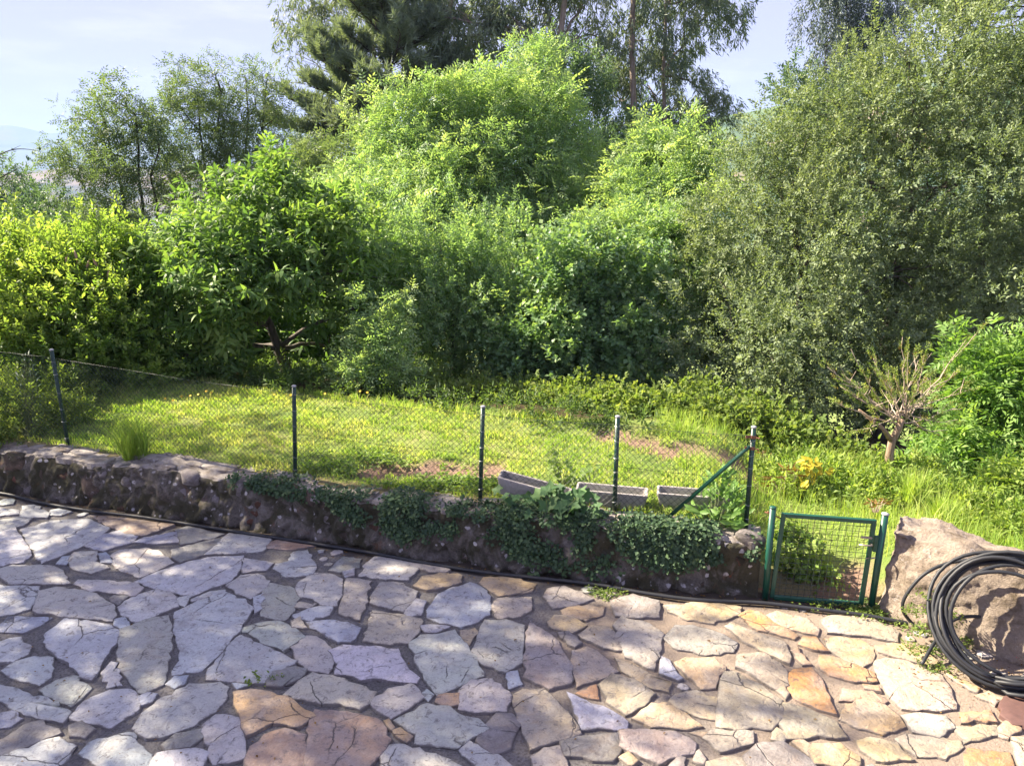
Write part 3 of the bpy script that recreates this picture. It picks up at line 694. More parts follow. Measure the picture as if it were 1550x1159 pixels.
for i, (p, a, b, mk) in enumerate(spots):
    c = np.array(p) + EY * .074
    ang = rw.uniform(-.25, .25)
    ex = EX * math.cos(ang) + EZ * math.sin(ang); ez = EZ * math.cos(ang) - EX * math.sin(ang)
    V, F = rock(c, ex, EY, ez, a, rw.uniform(.07, .105), b, 100 + i)
    np_mesh('stone', V, F, M[mk], wall, None, True)
# mortar and stone plates capping the wall
x = -9.2; i = 0
while x < 2.35:
    w_ = rw.uniform(.22, .55)
    for (o0, o1) in ((.13 + rw.uniform(-.02, .04), .31 + rw.uniform(-.05, .05)), (.34, .55)):
        if rw.random() < .25: continue
        P = []
        for (fx, fo) in ((0, 0), (.5, -.12), (1, .05), (1.02, .6), (.95, 1), (.45, 1.06), (0, .95), (-.03, .4)):
            xx = x + w_ * (fx * .95 + rw.uniform(-.06, .06)); oo = o0 + (o1 - o0) * (fo + rw.uniform(-.08, .08))
            P.append((xx + nb[0] * oo, float(yw(xx)) + nb[1] * oo))
        slab('capstone', P, -.06, .008 + rw.uniform(0, .022), M['cap_stone'], wall, None, rw, lambda a, b: float(walltop(a)), .012)
    x += w_ + .015; i += 1

# ------------------------------------------------------------------ boulder beside the gate
import bmesh
def hull_rock(name, pts, cuts, amp, seed, mat, parent=None, loc=None):
    bm = bmesh.new()
    for p in pts: bm.verts.new(p)
    bmesh.ops.convex_hull(bm, input=bm.verts)
    bmesh.ops.delete(bm, geom=[v for v in bm.verts if not v.link_faces], context='VERTS')
    bmesh.ops.triangulate(bm, faces=bm.faces)
    for _ in range(cuts):
        long_ = [e for e in bm.edges if e.calc_length() > .05]
        if not long_: break
        bmesh.ops.subdivide_edges(bm, edges=long_, cuts=1, use_grid_fill=False)
        bmesh.ops.triangulate(bm, faces=bm.faces)
    for _ in range(3): bmesh.ops.smooth_vert(bm, verts=bm.verts, factor=.4, use_axis_x=True, use_axis_y=True, use_axis_z=True)
    bm.normal_update()
    P = np.array([v.co for v in bm.verts]); Nn = np.array([v.normal for v in bm.verts])
    P = P + Nn * (amp * snoise(P, 1.6, seed, 3) + amp * .6 * snoise(P, 5, seed + 1, 5) + amp * .35 * np.abs(snoise(P, 13, seed + 2, 4)))[:, None]
    F = np.array([[v.index for v in f.verts] for f in bm.faces]); bm.free()
    return np_mesh(name, P, F, mat, parent, None, True)
bp = []
for (u, v, Y) in ((1342, 930, 6.93), (1346, 800, 7.0), (1356, 774, 7.2), (1392, 779, 7.35), (1420, 830, 6.72), (1480, 815, 7.05), (1550, 842, 6.75), (1560, 866, 6.35), (1700, 930, 6.0), (1700, 900, 6.5), (1400, 960, 6.55), (1480, 1000, 6.25), (1620, 1040, 5.85), (1760, 1060, 5.55)):
    bp.append(at(u, v, Y))
bp += [Vector((4.45, 7.7, .25)), Vector((4.8, 7.7, .35)), Vector((5.4, 7.2, .2)), Vector((6.0, 6.4, .2)), Vector((3.84, 6.85, -.1)), Vector((5.9, 5.7, -.1)), Vector((5.8, 6.8, -.1)), Vector((4.5, 7.8, -.1))]
bo = hull_rock('boulder', bp, 6, .06, 61, M['boulder'])
tag(bo, 'large pinkish grey boulder with a sloping top beside the green gate', 'boulder')
# ------------------------------------------------------------------ chain-link fence
FZ = .62
POSTS = [(103, 673, 78, 530), (447, 722, 445, 585), (727, 753, 731, 616), (930, 772, 935, 631), (1129, 796, 1141, 647)]
fp = []
for (ub, vb, ut, vt) in POSTS:
    b = on(ub, vb, FZ); t = at(ut, vt, b.y); fp.append((b, t))
fence = empty('chain_link_fence', fp[2][0], 'dark green chain-link fence with round posts standing on the stone wall', 'fence')
rf = random.Random(3)
def circle(c, axis, r, n=14):
    axis = axis.normalized(); a = axis.cross(Vector((0, 1, .2))).normalized(); b = axis.cross(a)
    return [c + (a * math.cos(6.2832 * k / n) + b * math.sin(6.2832 * k / n)) * r for k in range(n + 1)]
for i, (b, t) in enumerate(fp):
    d = (t - b).normalized(); m = MB(); m.tube([b - d * .12, t], .0255, 14)
    po = m.build('post', M['green_paint'], fence, True)
    m = MB(); m.tube([t - d * .002, t + d * .012, t + d * .018], [.0285, .0285, .018], 14); m.build('cap', M['cap'], po, True)
    for k in range(6):
        q = b + (t - b) * ((k + .55 + rf.uniform(-.15, .15)) / 6.2)
        m = MB(); m.tube(circle(q, d + Vector((rf.uniform(-.35, .35), rf.uniform(-.2, .2), 0)), .0275), .0022, 4, False)
        m.build('wire_tie', M['wire_tie'], po)
# mesh panels: every wire is a real thin tube, clipped to its panel
mm = MB()
ends = [(at(-60, 655, 10.7), at(-95, 505, 10.7))] + fp
def panel(b0, t0, b1, t1, pitch=.052):
    L = (b1 - b0).length; H0, H1 = .055, .93
    def P(s, h):
        k = s / L; bb = b0.lerp(b1, k); tt = t0.lerp(t1, k)
        z = H0 + (H1 - H0) * h
        sag = math.sin(k * 3.1416) * .02 * h
        return bb.lerp(tt, z) + Vector((0, -.03, -sag + .004 * math.sin(s * 23 + h * 17)))
    Hm = (t0 - b0).length * (H1 - H0)
    n = int((L + Hm) / (pitch * 1.414))
    for k in range(1, n):
        c = k * pitch * 1.414
        for sgn in (1, -1):
            s0, s1 = max(0, c - Hm), min(L, c)
            if s1 - s0 < .02: continue
            pts = []
            steps = max(2, int((s1 - s0) / .3))
            for j in range(steps + 1):
                s = s0 + (s1 - s0) * j / steps; h = (c - s) / Hm
                pts.append(P(s, h if sgn > 0 else 1 - h))
            mm.tube(pts, .0023, 3, False)
    for h in (0.0, .5, 1.0):
        mm.tube([P(L * j / 12, h) for j in range(13)], .0023, 4, False)
for i in range(len(ends) - 1): panel(*ends[i], *ends[i + 1])
tag(mm.build('wire_mesh', M['wire'], fence), kind='stuff')
b5, t5 = fp[4]; d5 = (t5 - b5).normalized()
q0, q1 = on(1010, 784, FZ - .01), b5.lerp(t5, .82) + Vector((-.03, -.01, 0))
m = MB(); m.tube([q0, q0.lerp(q1, .9), q1], [.022, .022, .015], 12); m.build('brace', M['gate_paint'], fence, True)
for k in (.80, .91):
    c = b5.lerp(t5, k)
    m = MB(); m.tube([c - d5 * .016, c + d5 * .016], .031, 12); m.box(c + Vector((-.05, -.005, 0)), (.06, .012, .03)); m.tube([c + Vector((.02, -.03, 0)), c + Vector((.055, -.05, 0))], .007, 6)
    m.build('clamp', M['rust'], fence)

# ------------------------------------------------------------------ gate
gl, gr_ = on(1158, 905, 0), on(1318, 921, 0)
glt, grt = at(1170, 768, gl.y), at(1340, 778, gr_.y)
gate = empty('garden_gate', gl.lerp(gr_, .5), 'small dark green metal gate with a square wire grid between two round posts', 'gate')
for (b, t, r) in ((gl, glt, .033), (gr_, grt, .033)):
    m = MB(); m.tube([b - Vector((0, 0, .15)), t], r, 18); po = m.build('post', M['gate_paint'], gate, True)
    m = MB(); dd_ = (t - b).normalized(); m.tube([t - dd_ * .002, t + dd_ * .008, t + dd_ * .016], [r + .003, r + .003, r * .6], 18)
    m.build('cap', M['cap'] if t is grt else M['gate_paint'], po, True)
gy0 = gl.y - .0
F0 = [at(1168, 903, gl.y), at(1303, 914, gr_.y + .02), at(1323, 789, gr_.y + .02), at(1186, 779, gl.y)]   # bl, br, tr, tl
ex = (F0[1] - F0[0]).normalized()
def bar(name, a, b, w=.042, par=gate, mat='gate_paint'):
    d = (b - a); L = d.length; z = d.normalized(); y = Vector((-ex.y, ex.x, 0)).normalized(); x = y.cross(z).normalized(); y = z.cross(x)
    Mx = Matrix((x, y, z)).transposed()
    m = MB(); m.box(a.lerp(b, .5), (w, w, L), Mx); return m.build(name, M[mat], par, bevel=.004)
fr = empty('gate_frame', Vector((0, 0, 0)), None, None); fr.parent = gate
hh = .021
bar('stile', F0[0], F0[3] + (F0[3] - F0[0]).normalized() * hh, par=fr); bar('stile', F0[1], F0[2] + (F0[2] - F0[1]).normalized() * hh, par=fr)
bar('rail', F0[0] + ex * .0225, F0[1] - ex * .0225, par=fr); bar('rail', F0[3] + ex * .0225, F0[2] - ex * .0225, par=fr)
for k in range(1, 14):
    a, b = F0[0].lerp(F0[1], k / 14), F0[3].lerp(F0[2], k / 14)
    m = MB(); m.tube([a, b], .0025, 5, False); m.build('grid_wire', M['wire'], gate)
for k in range(1, 16):
    a, b = F0[0].lerp(F0[3], k / 16), F0[1].lerp(F0[2], k / 16)
    off = Vector((ex.y, -ex.x, 0)) * .004
    m = MB(); m.tube([a + off, b + off], .0025, 5, False); m.build('grid_wire', M['wire'], gate)
nf = Vector((ex.y, -ex.x, 0)).normalized()                 # towards the patio
lk = F0[1].lerp(F0[2], .74)
m = MB(); Rz = Matrix((ex, nf, Vector((0, 0, 1)))).transposed()
m.box(lk + ex * .052 - nf * .004, (.05, .035, .17), Rz); m.build('lock_box', M['gate_paint'], gate, bevel=.004)
m = MB(); h0 = lk + nf * .02 + Vector((0, 0, .01)); m.tube([h0, h0 + nf * .045, h0 + nf * .05 - ex * .02, h0 + nf * .05 - ex * .125], .0085, 8); m.build('handle', M['steel'], gate, True)
m = MB(); h1 = F0[1].lerp(F0[2], .82) + nf * .024; m.box(h1 - ex * .055, (.105, .012, .022), Rz); m.tube([h1 - ex * .10 + nf * .008, h1 + nf * .008], .005, 6); m.build('bolt', M['steel'], gate)
m = MB(); h2 = F0[1].lerp(F0[2], .585) + nf * .024; m.tube([h2, h2 - ex * .035 + nf * .03], .006, 6); m.tube([h2 + ex * .06, h2 + ex * .02], .006, 6); m.build('catch', M['steel'], gate)
for k in (.10, .95):
    a = gl.lerp(glt, k); b = F0[0].lerp(F0[3], k)
    m = MB(); m.tube([a - ex * .075 + nf * .0, b], .0065, 8); m.tube([a - ex * .05, a - ex * .035], .012, 8); m.build('hinge', M['rust'], gate, True)

# ------------------------------------------------------------------ hoses
def smooth_path(P, n=8):
    out = []
    for i in range(len(P) - 1):
        p0, p1, p2, p3 = P[max(i-1, 0)], P[i], P[i+1], P[min(i+2, len(P)-1)]
        for j in range(n):
            t = j / n
            out.append(.5 * ((2*p1) + (p2-p0)*t + (2*p0-5*p1+4*p2-p3)*t*t + (3*p1-p0-3*p2+p3)*t**3))
    return out + [P[-1]]
hp = [on(u, v, .035) for u, v in ((-260, 718), (-120, 733), (0, 746), (60, 760), (130, 772), (220, 783), (330, 800), (440, 817), (560, 836), (640, 851), (720, 864), (810, 874), (900, 884), (980, 898), (1060, 908), (1150, 912), (1230, 921), (1310, 931), (1365, 941), (1410, 946), (1470, 935))]
m = MB(); m.tube(smooth_path(hp, 6), .0215, 8)
tag(m.build('water_hose', M['hose'], None, True), 'black plastic hose laid along the foot of the stone wall', 'hose')
# the coil leaning on the boulder
cb = on(1514, 1040, 0.03)
e1 = Vector((.88, -.47, 0)).normalized(); back = Vector((.47, .88, 0)).normalized()
lean = math.radians(57)
e2 = (Vector((0, 0, 1)) * math.sin(lean) + back * math.cos(lean)).normalized(); en = e1.cross(e2).normalized()
if en.y > 0: en = -en
cc = cb + e2 * .575 + e1 * .02
rc = random.Random(12)
cp = []
turns, steps = 11, 40
prm = [(rc.uniform(-.06, .06), rc.uniform(-.05, .05), rc.uniform(.82, 1.02)) for _ in range(turns + 2)]
prm[1] = (.0, .05, .70); prm[2] = (-.03, .06, .78); prm[4] = (.02, -.02, .97); prm[7] = (.03, .05, .83)
for k in range(turns * steps):
    i = k // steps; f = (k % steps) / steps; s_ = f * f * (3 - 2 * f)
    a, b = prm[i], prm[i + 1]
    ox_, oy_, sc_ = (a[j] + (b[j] - a[j]) * s_ for j in range(3))
    th = 2 * math.pi * k / steps - 1.57
    R = .60 * sc_
    p = cc + e1 * (math.cos(th) * R * 1.03 + ox_ * .6) + e2 * (math.sin(th) * R + (.575 - R) * -.85 * .5 + oy_ * .4) + en * (.085 * math.sin(i * 2.3 + th * .7) + .02 * math.sin(3 * th + i) + .04) + e2 * (.014 * math.sin(2 * th + i * 1.7)) + e1 * (.012 * math.sin(3 * th + i * 2.9))
    p.z = max(p.z, .03)
    cp.append(p)
coil = empty('hose_coil', cb, 'black hose wound into a big loose coil leaning against the boulder', 'hose coil')
m = MB(); m.tube(cp, .0178, 8); m.build('winding', M['hose'], coil, True)
tl_ = smooth_path([at(1560, 858, 6.28), at(1500, 847, 6.4), at(1440, 851, 6.5), at(1400, 868, 6.5), at(1375, 895, 6.5), at(1366, 918, 6.5), at(1376, 938, 6.5), at(1398, 958, 6.4)], 8)
m = MB(); m.tube(tl_, .0165, 8); m.build('loose_end', M['hose'], coil, True)
m = MB(); m.tube(smooth_path([at(1395, 1005, 6.0), at(1440, 940, 6.35), at(1500, 934, 6.35), at(1560, 946, 6.2)], 8), .0165, 8); m.build('loose_end', M['hose'], coil, True)
for (u, v) in ((1511, 1036), (1521, 1037)):
    c = on(u, v, .05); m = MB(); m.tube(circle(c, e1, .03, 10), .004, 5, False); m.build('tie', M['cap'], coil)

# ------------------------------------------------------------------ concrete troughs
def trough(label, c, L, Wd, H, yaw, roll, seed):
    """tapered trough with thick walls, rim and hollow"""
    t = .028; n = 14
    R = Matrix.Rotation(yaw, 3, 'Z') @ Matrix.Rotation(roll, 3, 'Y')
    def loop(l, w, z):
        P = []
        hx, hy, r = l / 2, w / 2, .02
        for (sx, sy, a0) in ((1, -1, -90), (1, 1, 0), (-1, 1, 90), (-1, -1, 180)):
            for k in range(3):
                a = math.radians(a0 + 45 * k)
                P.append((sx * (hx - r) + r * math.cos(a), sy * (hy - r) + r * math.sin(a), z))
        return P
    rings = [loop(L - .09, Wd - .07, 0), loop(L - .045, Wd - .035, H * .5), loop(L - .01, Wd - .008, H - .035), loop(L, Wd, H - .03), loop(L, Wd, H - .004), loop(L - .012, Wd - .012, H),
             loop(L - 2*t + .01, Wd - 2*t + .01, H), loop(L - 2*t, Wd - 2*t, H - .006), loop(L - 2*t - .06, Wd - 2*t - .05, .05)]
    V = [Vector(p) for r_ in rings for p in r_]; q = 12; F = []
    for i in range(len(rings) - 1):
        for k in range(q): F.append((i*q+k, i*q+(k+1) % q, (i+1)*q+(k+1) % q, (i+1)*q+k))
    F.append(tuple(range(q - 1, -1, -1))); F.append(tuple((len(rings)-1)*q + k for k in range(q)))
    m = MB(); m.add([R @ p + Vector(c) for p in V], F)
    root = empty('concrete_trough', c, label, 'planter', 'concrete troughs on the wall behind the fence')
    m.build('shell', M['concrete'], root)
    # leftover earth in the bottom
    P = [R @ Vector((x * (L/2 - t - .03), y * (Wd/2 - t - .025), .055 + .012 * math.sin(seed + 7 * x + 5 * y))) + Vector(c) for x in np.linspace(-1, 1, 9) for y in np.linspace(-1, 1, 4)]
    m = MB(); m.add(P, [(i*4+j, (i+1)*4+j, (i+1)*4+j+1, i*4+j+1) for i in range(8) for j in range(3)]); m.build('earth', M['ground'], root)
yaw = math.atan2(WL[8].y - WL[5].y, WL[8].x - WL[5].x)
c1 = on(806, 775, .60); c2 = on(928, 772, .61); c3 = on(1052, 777, .61)
trough('grey concrete trough tilted with its far end raised beside the third fence post', c1 + Vector((.0, .17, .085)), .86, .25, .21, yaw + .02, .20, 1)
trough('grey concrete trough standing level behind the fourth fence post', c2 + Vector((0, .165, -.01)), .82, .25, .205, yaw + .04, .015, 2)
trough('grey concrete trough partly hidden by the leafy plant and the slanting brace', c3 + Vector((0, .165, -.01)), .80, .25, .205, yaw + .03, 0, 3)
# ------------------------------------------------------------------ foliage system
def nrm(a): return a / (np.linalg.norm(a, axis=-1, keepdims=True) + 1e-9)
class Spray:
    """a little twig of leaves, in its own frame: z along the twig, y its upper side"""
    def __init__(s): s.V, s.F, s.id, s.n = [], [], [], 0
    def leaf(s, b, d, up, L, W, fold=.15, droop=.15, shape=2):
        b = np.asarray(b, float); d = nrm(np.asarray(d, float)); up = np.asarray(up, float)
        up = nrm(up - d * (up @ d)); sd = np.cross(d, up); k = len(s.V)
        if shape == 1:                                   # needle
            s.V += [b - sd * W / 2, b + sd * W / 2, b + d * L]; s.F += [(k, k+1, k+2)]; m = 3
        elif shape == 2:                                 # folded diamond
            s.V += [b, b + d * L * .45 + sd * W / 2 + up * W * fold, b + d * L - up * L * droop, b + d * L * .45 - sd * W / 2 + up * W * fold]
            s.F += [(k, k+1, k+2), (k, k+2, k+3)]; m = 4
        else:                                            # longer blade bent along its length
            p1 = b + d * L * .34 + up * L * .03; p2 = b + d * L * .70 - up * L * droop * .35; p3 = b + d * L - up * L * droop
            s.V += [b, p1 + sd * W * .5 + up * W * fold, p1 - sd * W * .5 + up * W * fold, p2 + sd * W * .38 + up * W * fold * .6, p2 - sd * W * .38 + up * W * fold * .6, p3]
            s.F += [(k, k+1, k+2), (k+1, k+3, k+4), (k+1, k+4, k+2), (k+3, k+5, k+4)]; m = 6
        s.id += [s.n] * m; s.n += 1
    def done(s): return np.array(s.V), np.array(s.F), np.array(s.id), s.n
def make_sprays(kind, K=6, seed=0):
    out = []
    for q in range(K):
        r = np.random.RandomState(seed * 17 + q); s = Spray(); U = lambda a, b: r.uniform(a, b)
        Z, Y = np.array([0, 0, 1.]), np.array([0, 1., 0])
        def spiral(n, ln, L, W, spread, t0=.15, shape=2, fold=.15, droop=.15, upb=.8):
            a = U(0, 6)
            for i in range(n):
                t = t0 + (1 - t0) * (i + .5) / n; a += 2.4 + U(-.4, .4)
                rad = np.array([math.cos(a), math.sin(a), 0]); d = Z * (.35 + .6 * t) + rad * spread * U(.7, 1.2)
                k = U(.7, 1.15)
                s.leaf(Z * ln * t + rad * .005, d, Y * upb + Z * .45 + r.normal(size=3) * .35, L * k, W * k, fold, droop, shape)
        def pinnate(n, ln, R, L, W, pairs, spread):
            a = U(0, 6)
            for i in range(n):
                t = .2 + .8 * (i + .5) / n; a += 2.4 + U(-.4, .4)
                rad = np.array([math.cos(a), math.sin(a), 0]); d = nrm(Z * (.3 + .5 * t) + rad * spread + Y * .15)
                up = Y * .8 + Z * .4 + r.normal(size=3) * .25; up = nrm(up - d * (up @ d)); sd = np.cross(d, up); b0 = Z * ln * t
                for j in range(pairs):
                    f = (j + .8) / (pairs + .6); p = b0 + d * R * f - up * R * .25 * f * f
                    for sg in (-1, 1):
                        k = U(.8, 1.1)
                        s.leaf(p, d * .55 + sd * sg * .85 - up * .15, up + r.normal(size=3) * .2, L * k, W * k, .12, .12)
                s.leaf(b0 + d * R - up * R * .25, d - up * .3, up, L, W, .12, .12)
        if kind == 'chestnut': spiral(9, .34, .19, .058, .95, .2, 3, .12, .28)
        elif kind == 'ash': pinnate(4, .22, .26, .115, .042, 3, .9)
        elif kind == 'elder': pinnate(4, .20, .20, .115, .042, 3, .95)
        elif kind == 'oval': spiral(12, .26, .075, .038, .8)
        elif kind == 'sallow': spiral(14, .26, .062, .030, .75)
        elif kind == 'round': spiral(8, .28, .095, .080, .9, .15, 2, .1, .12)
        elif kind == 'mixed': spiral(11, .30, .085, .042, .85)
        elif kind == 'bramble':
            a = U(0, 6)
            for i in range(5):
                t = .15 + .85 * (i + .5) / 5; a += 2.4; rad = np.array([math.cos(a), math.sin(a), 0]); d = nrm(Z * .4 + rad * .9)
                for j in (-.9, 0, .9):
                    dd = d * math.cos(j) + np.cross(d, Y) * math.sin(j)
                    s.leaf(Z * .3 * t + rad * .05, dd, Y + Z * .3 + r.normal(size=3) * .3, .07, .048, .12, .15)
        elif kind == 'euc':
            for i in range(15):
                t = (i + .5) / 15; rad = r.normal(size=3) * .33
                s.leaf(Z * .42 * t + rad * .09, Z * 1.0 + rad, r.normal(size=3), U(.15, .22), .042, .05, .1, 2)
        elif kind == 'weep':
            for i in range(16):
                t = (i + .5) / 16; rad = r.normal(size=3) * .4
                s.leaf(Z * .5 * t + rad * .06, Z * .9 + rad, r.normal(size=3), U(.07, .11), .028, .05, .1, 2)
        elif kind == 'pine':
            for i in range(24):
                t = U(0, 1); a = U(0, 6.28); rad = np.array([math.cos(a), math.sin(a), 0])
                s.leaf(Z * .30 * t, Z * U(.5, .95) + rad * .75, r.normal(size=3), U(.12, .19), .026, 0, 0, 1)
        elif kind == 'herb': spiral(9, .22, .085, .032, .9, .1, 2, .12, .2)
        elif kind == 'thin': spiral(10, .5, .09, .016, .7, .1, 2, .05, .2)
        elif kind == 'ivy':
            for i in range(6):
                p = np.array([U(-.07, .07), U(-.07, .07), U(-.01, .03)]); a = U(0, 6.28)
                s.leaf(p, (math.cos(a), math.sin(a), U(-.1, .3)), Z + r.normal(size=3) * .45, U(.03, .048), U(.026, .04), .1, .15)
        elif kind == 'mat':
            for i in range(8):
                p = np.array([U(-.1, .1), U(-.1, .1), U(0, .06)]); a = U(0, 6.28)
                s.leaf(p, (math.cos(a), math.sin(a), U(-.1, .5)), Z + r.normal(size=3) * .4, U(.05, .09), U(.035, .06), .1, .2)
        out.append(s.done())
    return out
SP = {k: make_sprays(k, 6, i + 1) for i, k in enumerate(('chestnut', 'ash', 'elder', 'oval', 'sallow', 'round', 'mixed', 'bramble', 'euc', 'weep', 'pine', 'herb', 'thin', 'ivy', 'mat'))}

def scatter(kind, P, D, T, rs_, smin=.75, smax=1.2, roll=.5, leafvar=.16):
    """place sprays at P along D; returns V, F, tint"""
    n = len(P); D = nrm(D)
    X = np.cross(np.array([0, 0, 1.0]) + 0 * D, D); bad = np.linalg.norm(X, axis=1) < 1e-3; X[bad] = (1, 0, 0); X = nrm(X); Yv = np.cross(D, X)
    a = rs_.normal(size=n) * roll; c, s = np.cos(a)[:, None], np.sin(a)[:, None]
    X, Yv = X * c + Yv * s, Yv * c - X * s
    sc = rs_.uniform(smin, smax, n); which = rs_.randint(0, 6, n)
    Vs, Fs, Ts, base = [], [], [], 0
    for q in range(6):
        I = np.nonzero(which == q)[0]
        if not len(I): continue
        v, f, lid, nl = SP[kind][q]
        B = np.stack([X[I], Yv[I], D[I]], 1)                    # rows
        W_ = np.einsum('vk,nkj->nvj', v, B) * sc[I][:, None, None] + P[I][:, None, :]
        t = np.clip(T[I][:, None] + rs_.normal(size=(len(I), nl)) * leafvar, 0, 1)[:, lid]
        Vs.append(W_.reshape(-1, 3)); Ts.append(t.reshape(-1))
        Fs.append((f[None] + (np.arange(len(I)) * len(v))[:, None, None]).reshape(-1, 3) + base); base += len(I) * len(v)
    return np.concatenate(Vs), np.concatenate(Fs), np.concatenate(Ts)

def lobes_px(L):
    out = []
    for l in L:
        u, v, r, Y = l[:4]; k = pxm(u, v, Y) * r; ky = l[4] if len(l) > 4 else 1.0
        out.append((np.array(at(u, v, Y)), np.array([k, k * .95, k * ky])))
    return out
def break_up(lb, rs_, n=4):
    """every mass carries smaller ones, so that outlines are uneven and gaps stay dark"""
    out = []
    for c, r in lb:
        out.append((c, r * .80))
        for _ in range(n):
            d = nrm(rs_.normal(size=3) + np.array([0, -.45, .25])); f = rs_.uniform(.30, .52)
            out.append((c + d * r * rs_.uniform(.72, 1.0), r * f * rs_.uniform(.8, 1.25, 3)))
    return out
CAMV = np.array([0, 0, CAMZ])
def crown_pts(lobes, n, clump, rs_, inner=.22, up=.35, flat=1.0, cull=True, out_w=.55):
    area = np.array([r[0] * r[1] + r[0] * r[2] + r[1] * r[2] for _, r in lobes]); area /= area.sum()
    PP, DD, TT = [], [], []
    for li, (c, r) in enumerate(lobes):
        m = int(n * .88 * area[li]); rm = r.mean()
        nc = max(6, int(1.35 * (rm / clump) ** 2 * 3))
        d = nrm(rs_.normal(size=(nc, 3)))
        if cull:
            tc_ = nrm(CAMV - c); keep = (d @ tc_ > -.25) | (rs_.rand(nc) < .35); d = d[keep]
        f = rs_.uniform(.68, 1.14, len(d)); cc_ = c + d * r * f[:, None]
        for lj, (c2, r2) in enumerate(lobes):
            if lj == li or not len(cc_): continue
            k = np.linalg.norm((cc_ - c2) / r2, axis=1) > .72; cc_, d = cc_[k], d[k]
        if len(cc_):
            wts = rs_.uniform(.35, 1.3, len(cc_)); wts /= wts.sum()
            ci = rs_.choice(len(cc_), int(m * (1 - inner)), p=wts)
            o = nrm(rs_.normal(size=(len(ci), 3)) + .35 * d[ci]); rad = clump * 1.12 * rs_.uniform(.1, 1, len(ci)) ** .5
            o2 = o * rad[:, None]; o2[:, 2] *= flat
            PP.append(cc_[ci] + o2); DD.append(nrm(d[ci] * out_w + o * .6 + np.array([0, 0, up]) + rs_.normal(size=(len(ci), 3)) * .25))
            ct = rs_.normal(size=len(cc_)) * .16
            TT.append(ct[ci] + .10 * (rad / clump))
        mi = int(m * inner); d = nrm(rs_.normal(size=(mi, 3)))
        PP.append(c + d * r * rs_.uniform(.2, .78, (mi, 1))); DD.append(nrm(d + np.array([0, 0, up]) + rs_.normal(size=(mi, 3)) * .3)); TT.append(rs_.normal(size=mi) * .1)
    return np.concatenate(PP), np.concatenate(DD), np.concatenate(TT)

def bez(a, b, rise=.3, n=7, jit=.05, rr=None):
    a, b = Vector(a), Vector(b); L = (b - a).length; c = a.lerp(b, .45) + Vector((0, 0, L * rise))
    out = []
    for i in range(n):
        t = i / (n - 1); p = a * (1-t)**2 + c * 2*t*(1-t) + b * t*t
        if rr and 0 < i < n - 1: p = p + Vector((rr.gauss(0, 1), rr.gauss(0, 1), rr.gauss(0, .6))) * jit * L * .35
        out.append(p)
    return out
TREE_N = [0]
def tree(name, label, cat, base, lobes, kind, mat, n, clump=.4, bark='bark', r0=.10, stems=None, group=None, tint=.42, inner=.22, up=.35, flat=1.0, roll=.5, smin=.75, smax=1.2,
         twigs=4, limb_r=None, crown_name='crown', cull=True, out_w=.55, hang=0, trunk_top=.5, shoots=5):
    TREE_N[0] += 1; sd = TREE_N[0] * 37
    rr, rs_ = random.Random(sd), np.random.RandomState(sd)
    base = Vector(base); root = empty(name, base, label, cat, group)
    lb = lobes_px(lobes) if not isinstance(lobes[0][0], np.ndarray) else lobes
    P, D, T = crown_pts(break_up(lb, rs_), n, clump, rs_, inner, up, flat, cull, out_w)
    if shoots:                                           # leaders standing out of the crown
        q = rs_.choice(len(P), int(shoots * len(lb)))
        Q, E, U_ = [], [], []
        for i in q:
            d = nrm(D[i] * .6 + np.array([0, 0, .8]) + rs_.normal(size=3) * .2); L = clump * rs_.uniform(1.0, 2.4); m_ = max(3, int(L / (.11 * (smin + smax) / 2)))
            for j in range(m_): Q.append(P[i] + d * L * j / m_); E.append(nrm(d + rs_.normal(size=3) * .35)); U_.append(T[i] + .12 + .1 * j / m_)
        P, D, T = np.r_[P, Q], np.r_[D, E], np.r_[T, U_]
    if hang: D = nrm(D * (1 - hang) + np.array([0, 0, -1.0]) * hang + rs_.normal(size=D.shape) * .12)
    V, F, t = scatter(kind, P, D, tint + T, rs_, smin, smax, roll)
    np_mesh(crown_name, V, F, M[mat], root, t)
    # trunk(s) and limbs
    cen = Vector(np.mean([c for c, _ in lb], 0)); top = max(c[2] + r[2] * .4 for c, r in lb)
    stems = stems or [(base, base.lerp(Vector((cen.x, cen.y, base.z + (top - base.z) * trunk_top)), 1.0), r0)]
    paths = []
    for (a, b, r) in stems:
        pts = bez(a, b, .06, 9, .03, rr); m = MB(); m.tube(pts, [r * (1.25 if i == 0 else 1 - .62 * i / 8) for i in range(9)], 8)
        m.build('trunk', M[bark], root, True); paths.append((pts, r))
    pool = P[rs_.randint(0, len(P), 4000)]
    for c, r in lb:
        pts, r_ = min(paths, key=lambda q: min((p - Vector(c)).length for p in q[0]))
        cand = [p for p in pts[2:] if p.z < c[2] + .1] or [pts[3]]
        s = min(cand, key=lambda p: (p - Vector(c)).length + (c[2] - p.z) * -.25)
        L = limb_r or r_ * .42; m = MB(); bp_ = bez(s, c, .12, 7, .06, rr)
        m.tube(bp_, [L * (1 - .55 * i / 6) for i in range(7)], 6)
        near_ = pool[np.linalg.norm((pool - c) / r, axis=1) < 1.15]
        for k in range(min(twigs, len(near_))):
            q = near_[rr.randrange(len(near_))]; s2 = bp_[rr.choice((3, 4, 5, 6))]
            m.tube(bez(s2, q, .1, 5, .06, rr), [L * .38, L * .3, L * .22, L * .14, L * .06], 4, False)
        m.build('branch', M[bark], root, True)
    return root
def gbase(u, v, Y, dz=0):              # ground point under a pixel column at that depth
    p = at(u, v, Y); return Vector((p.x, p.y, float(ground(p.x, p.y)) - .1 + dz))

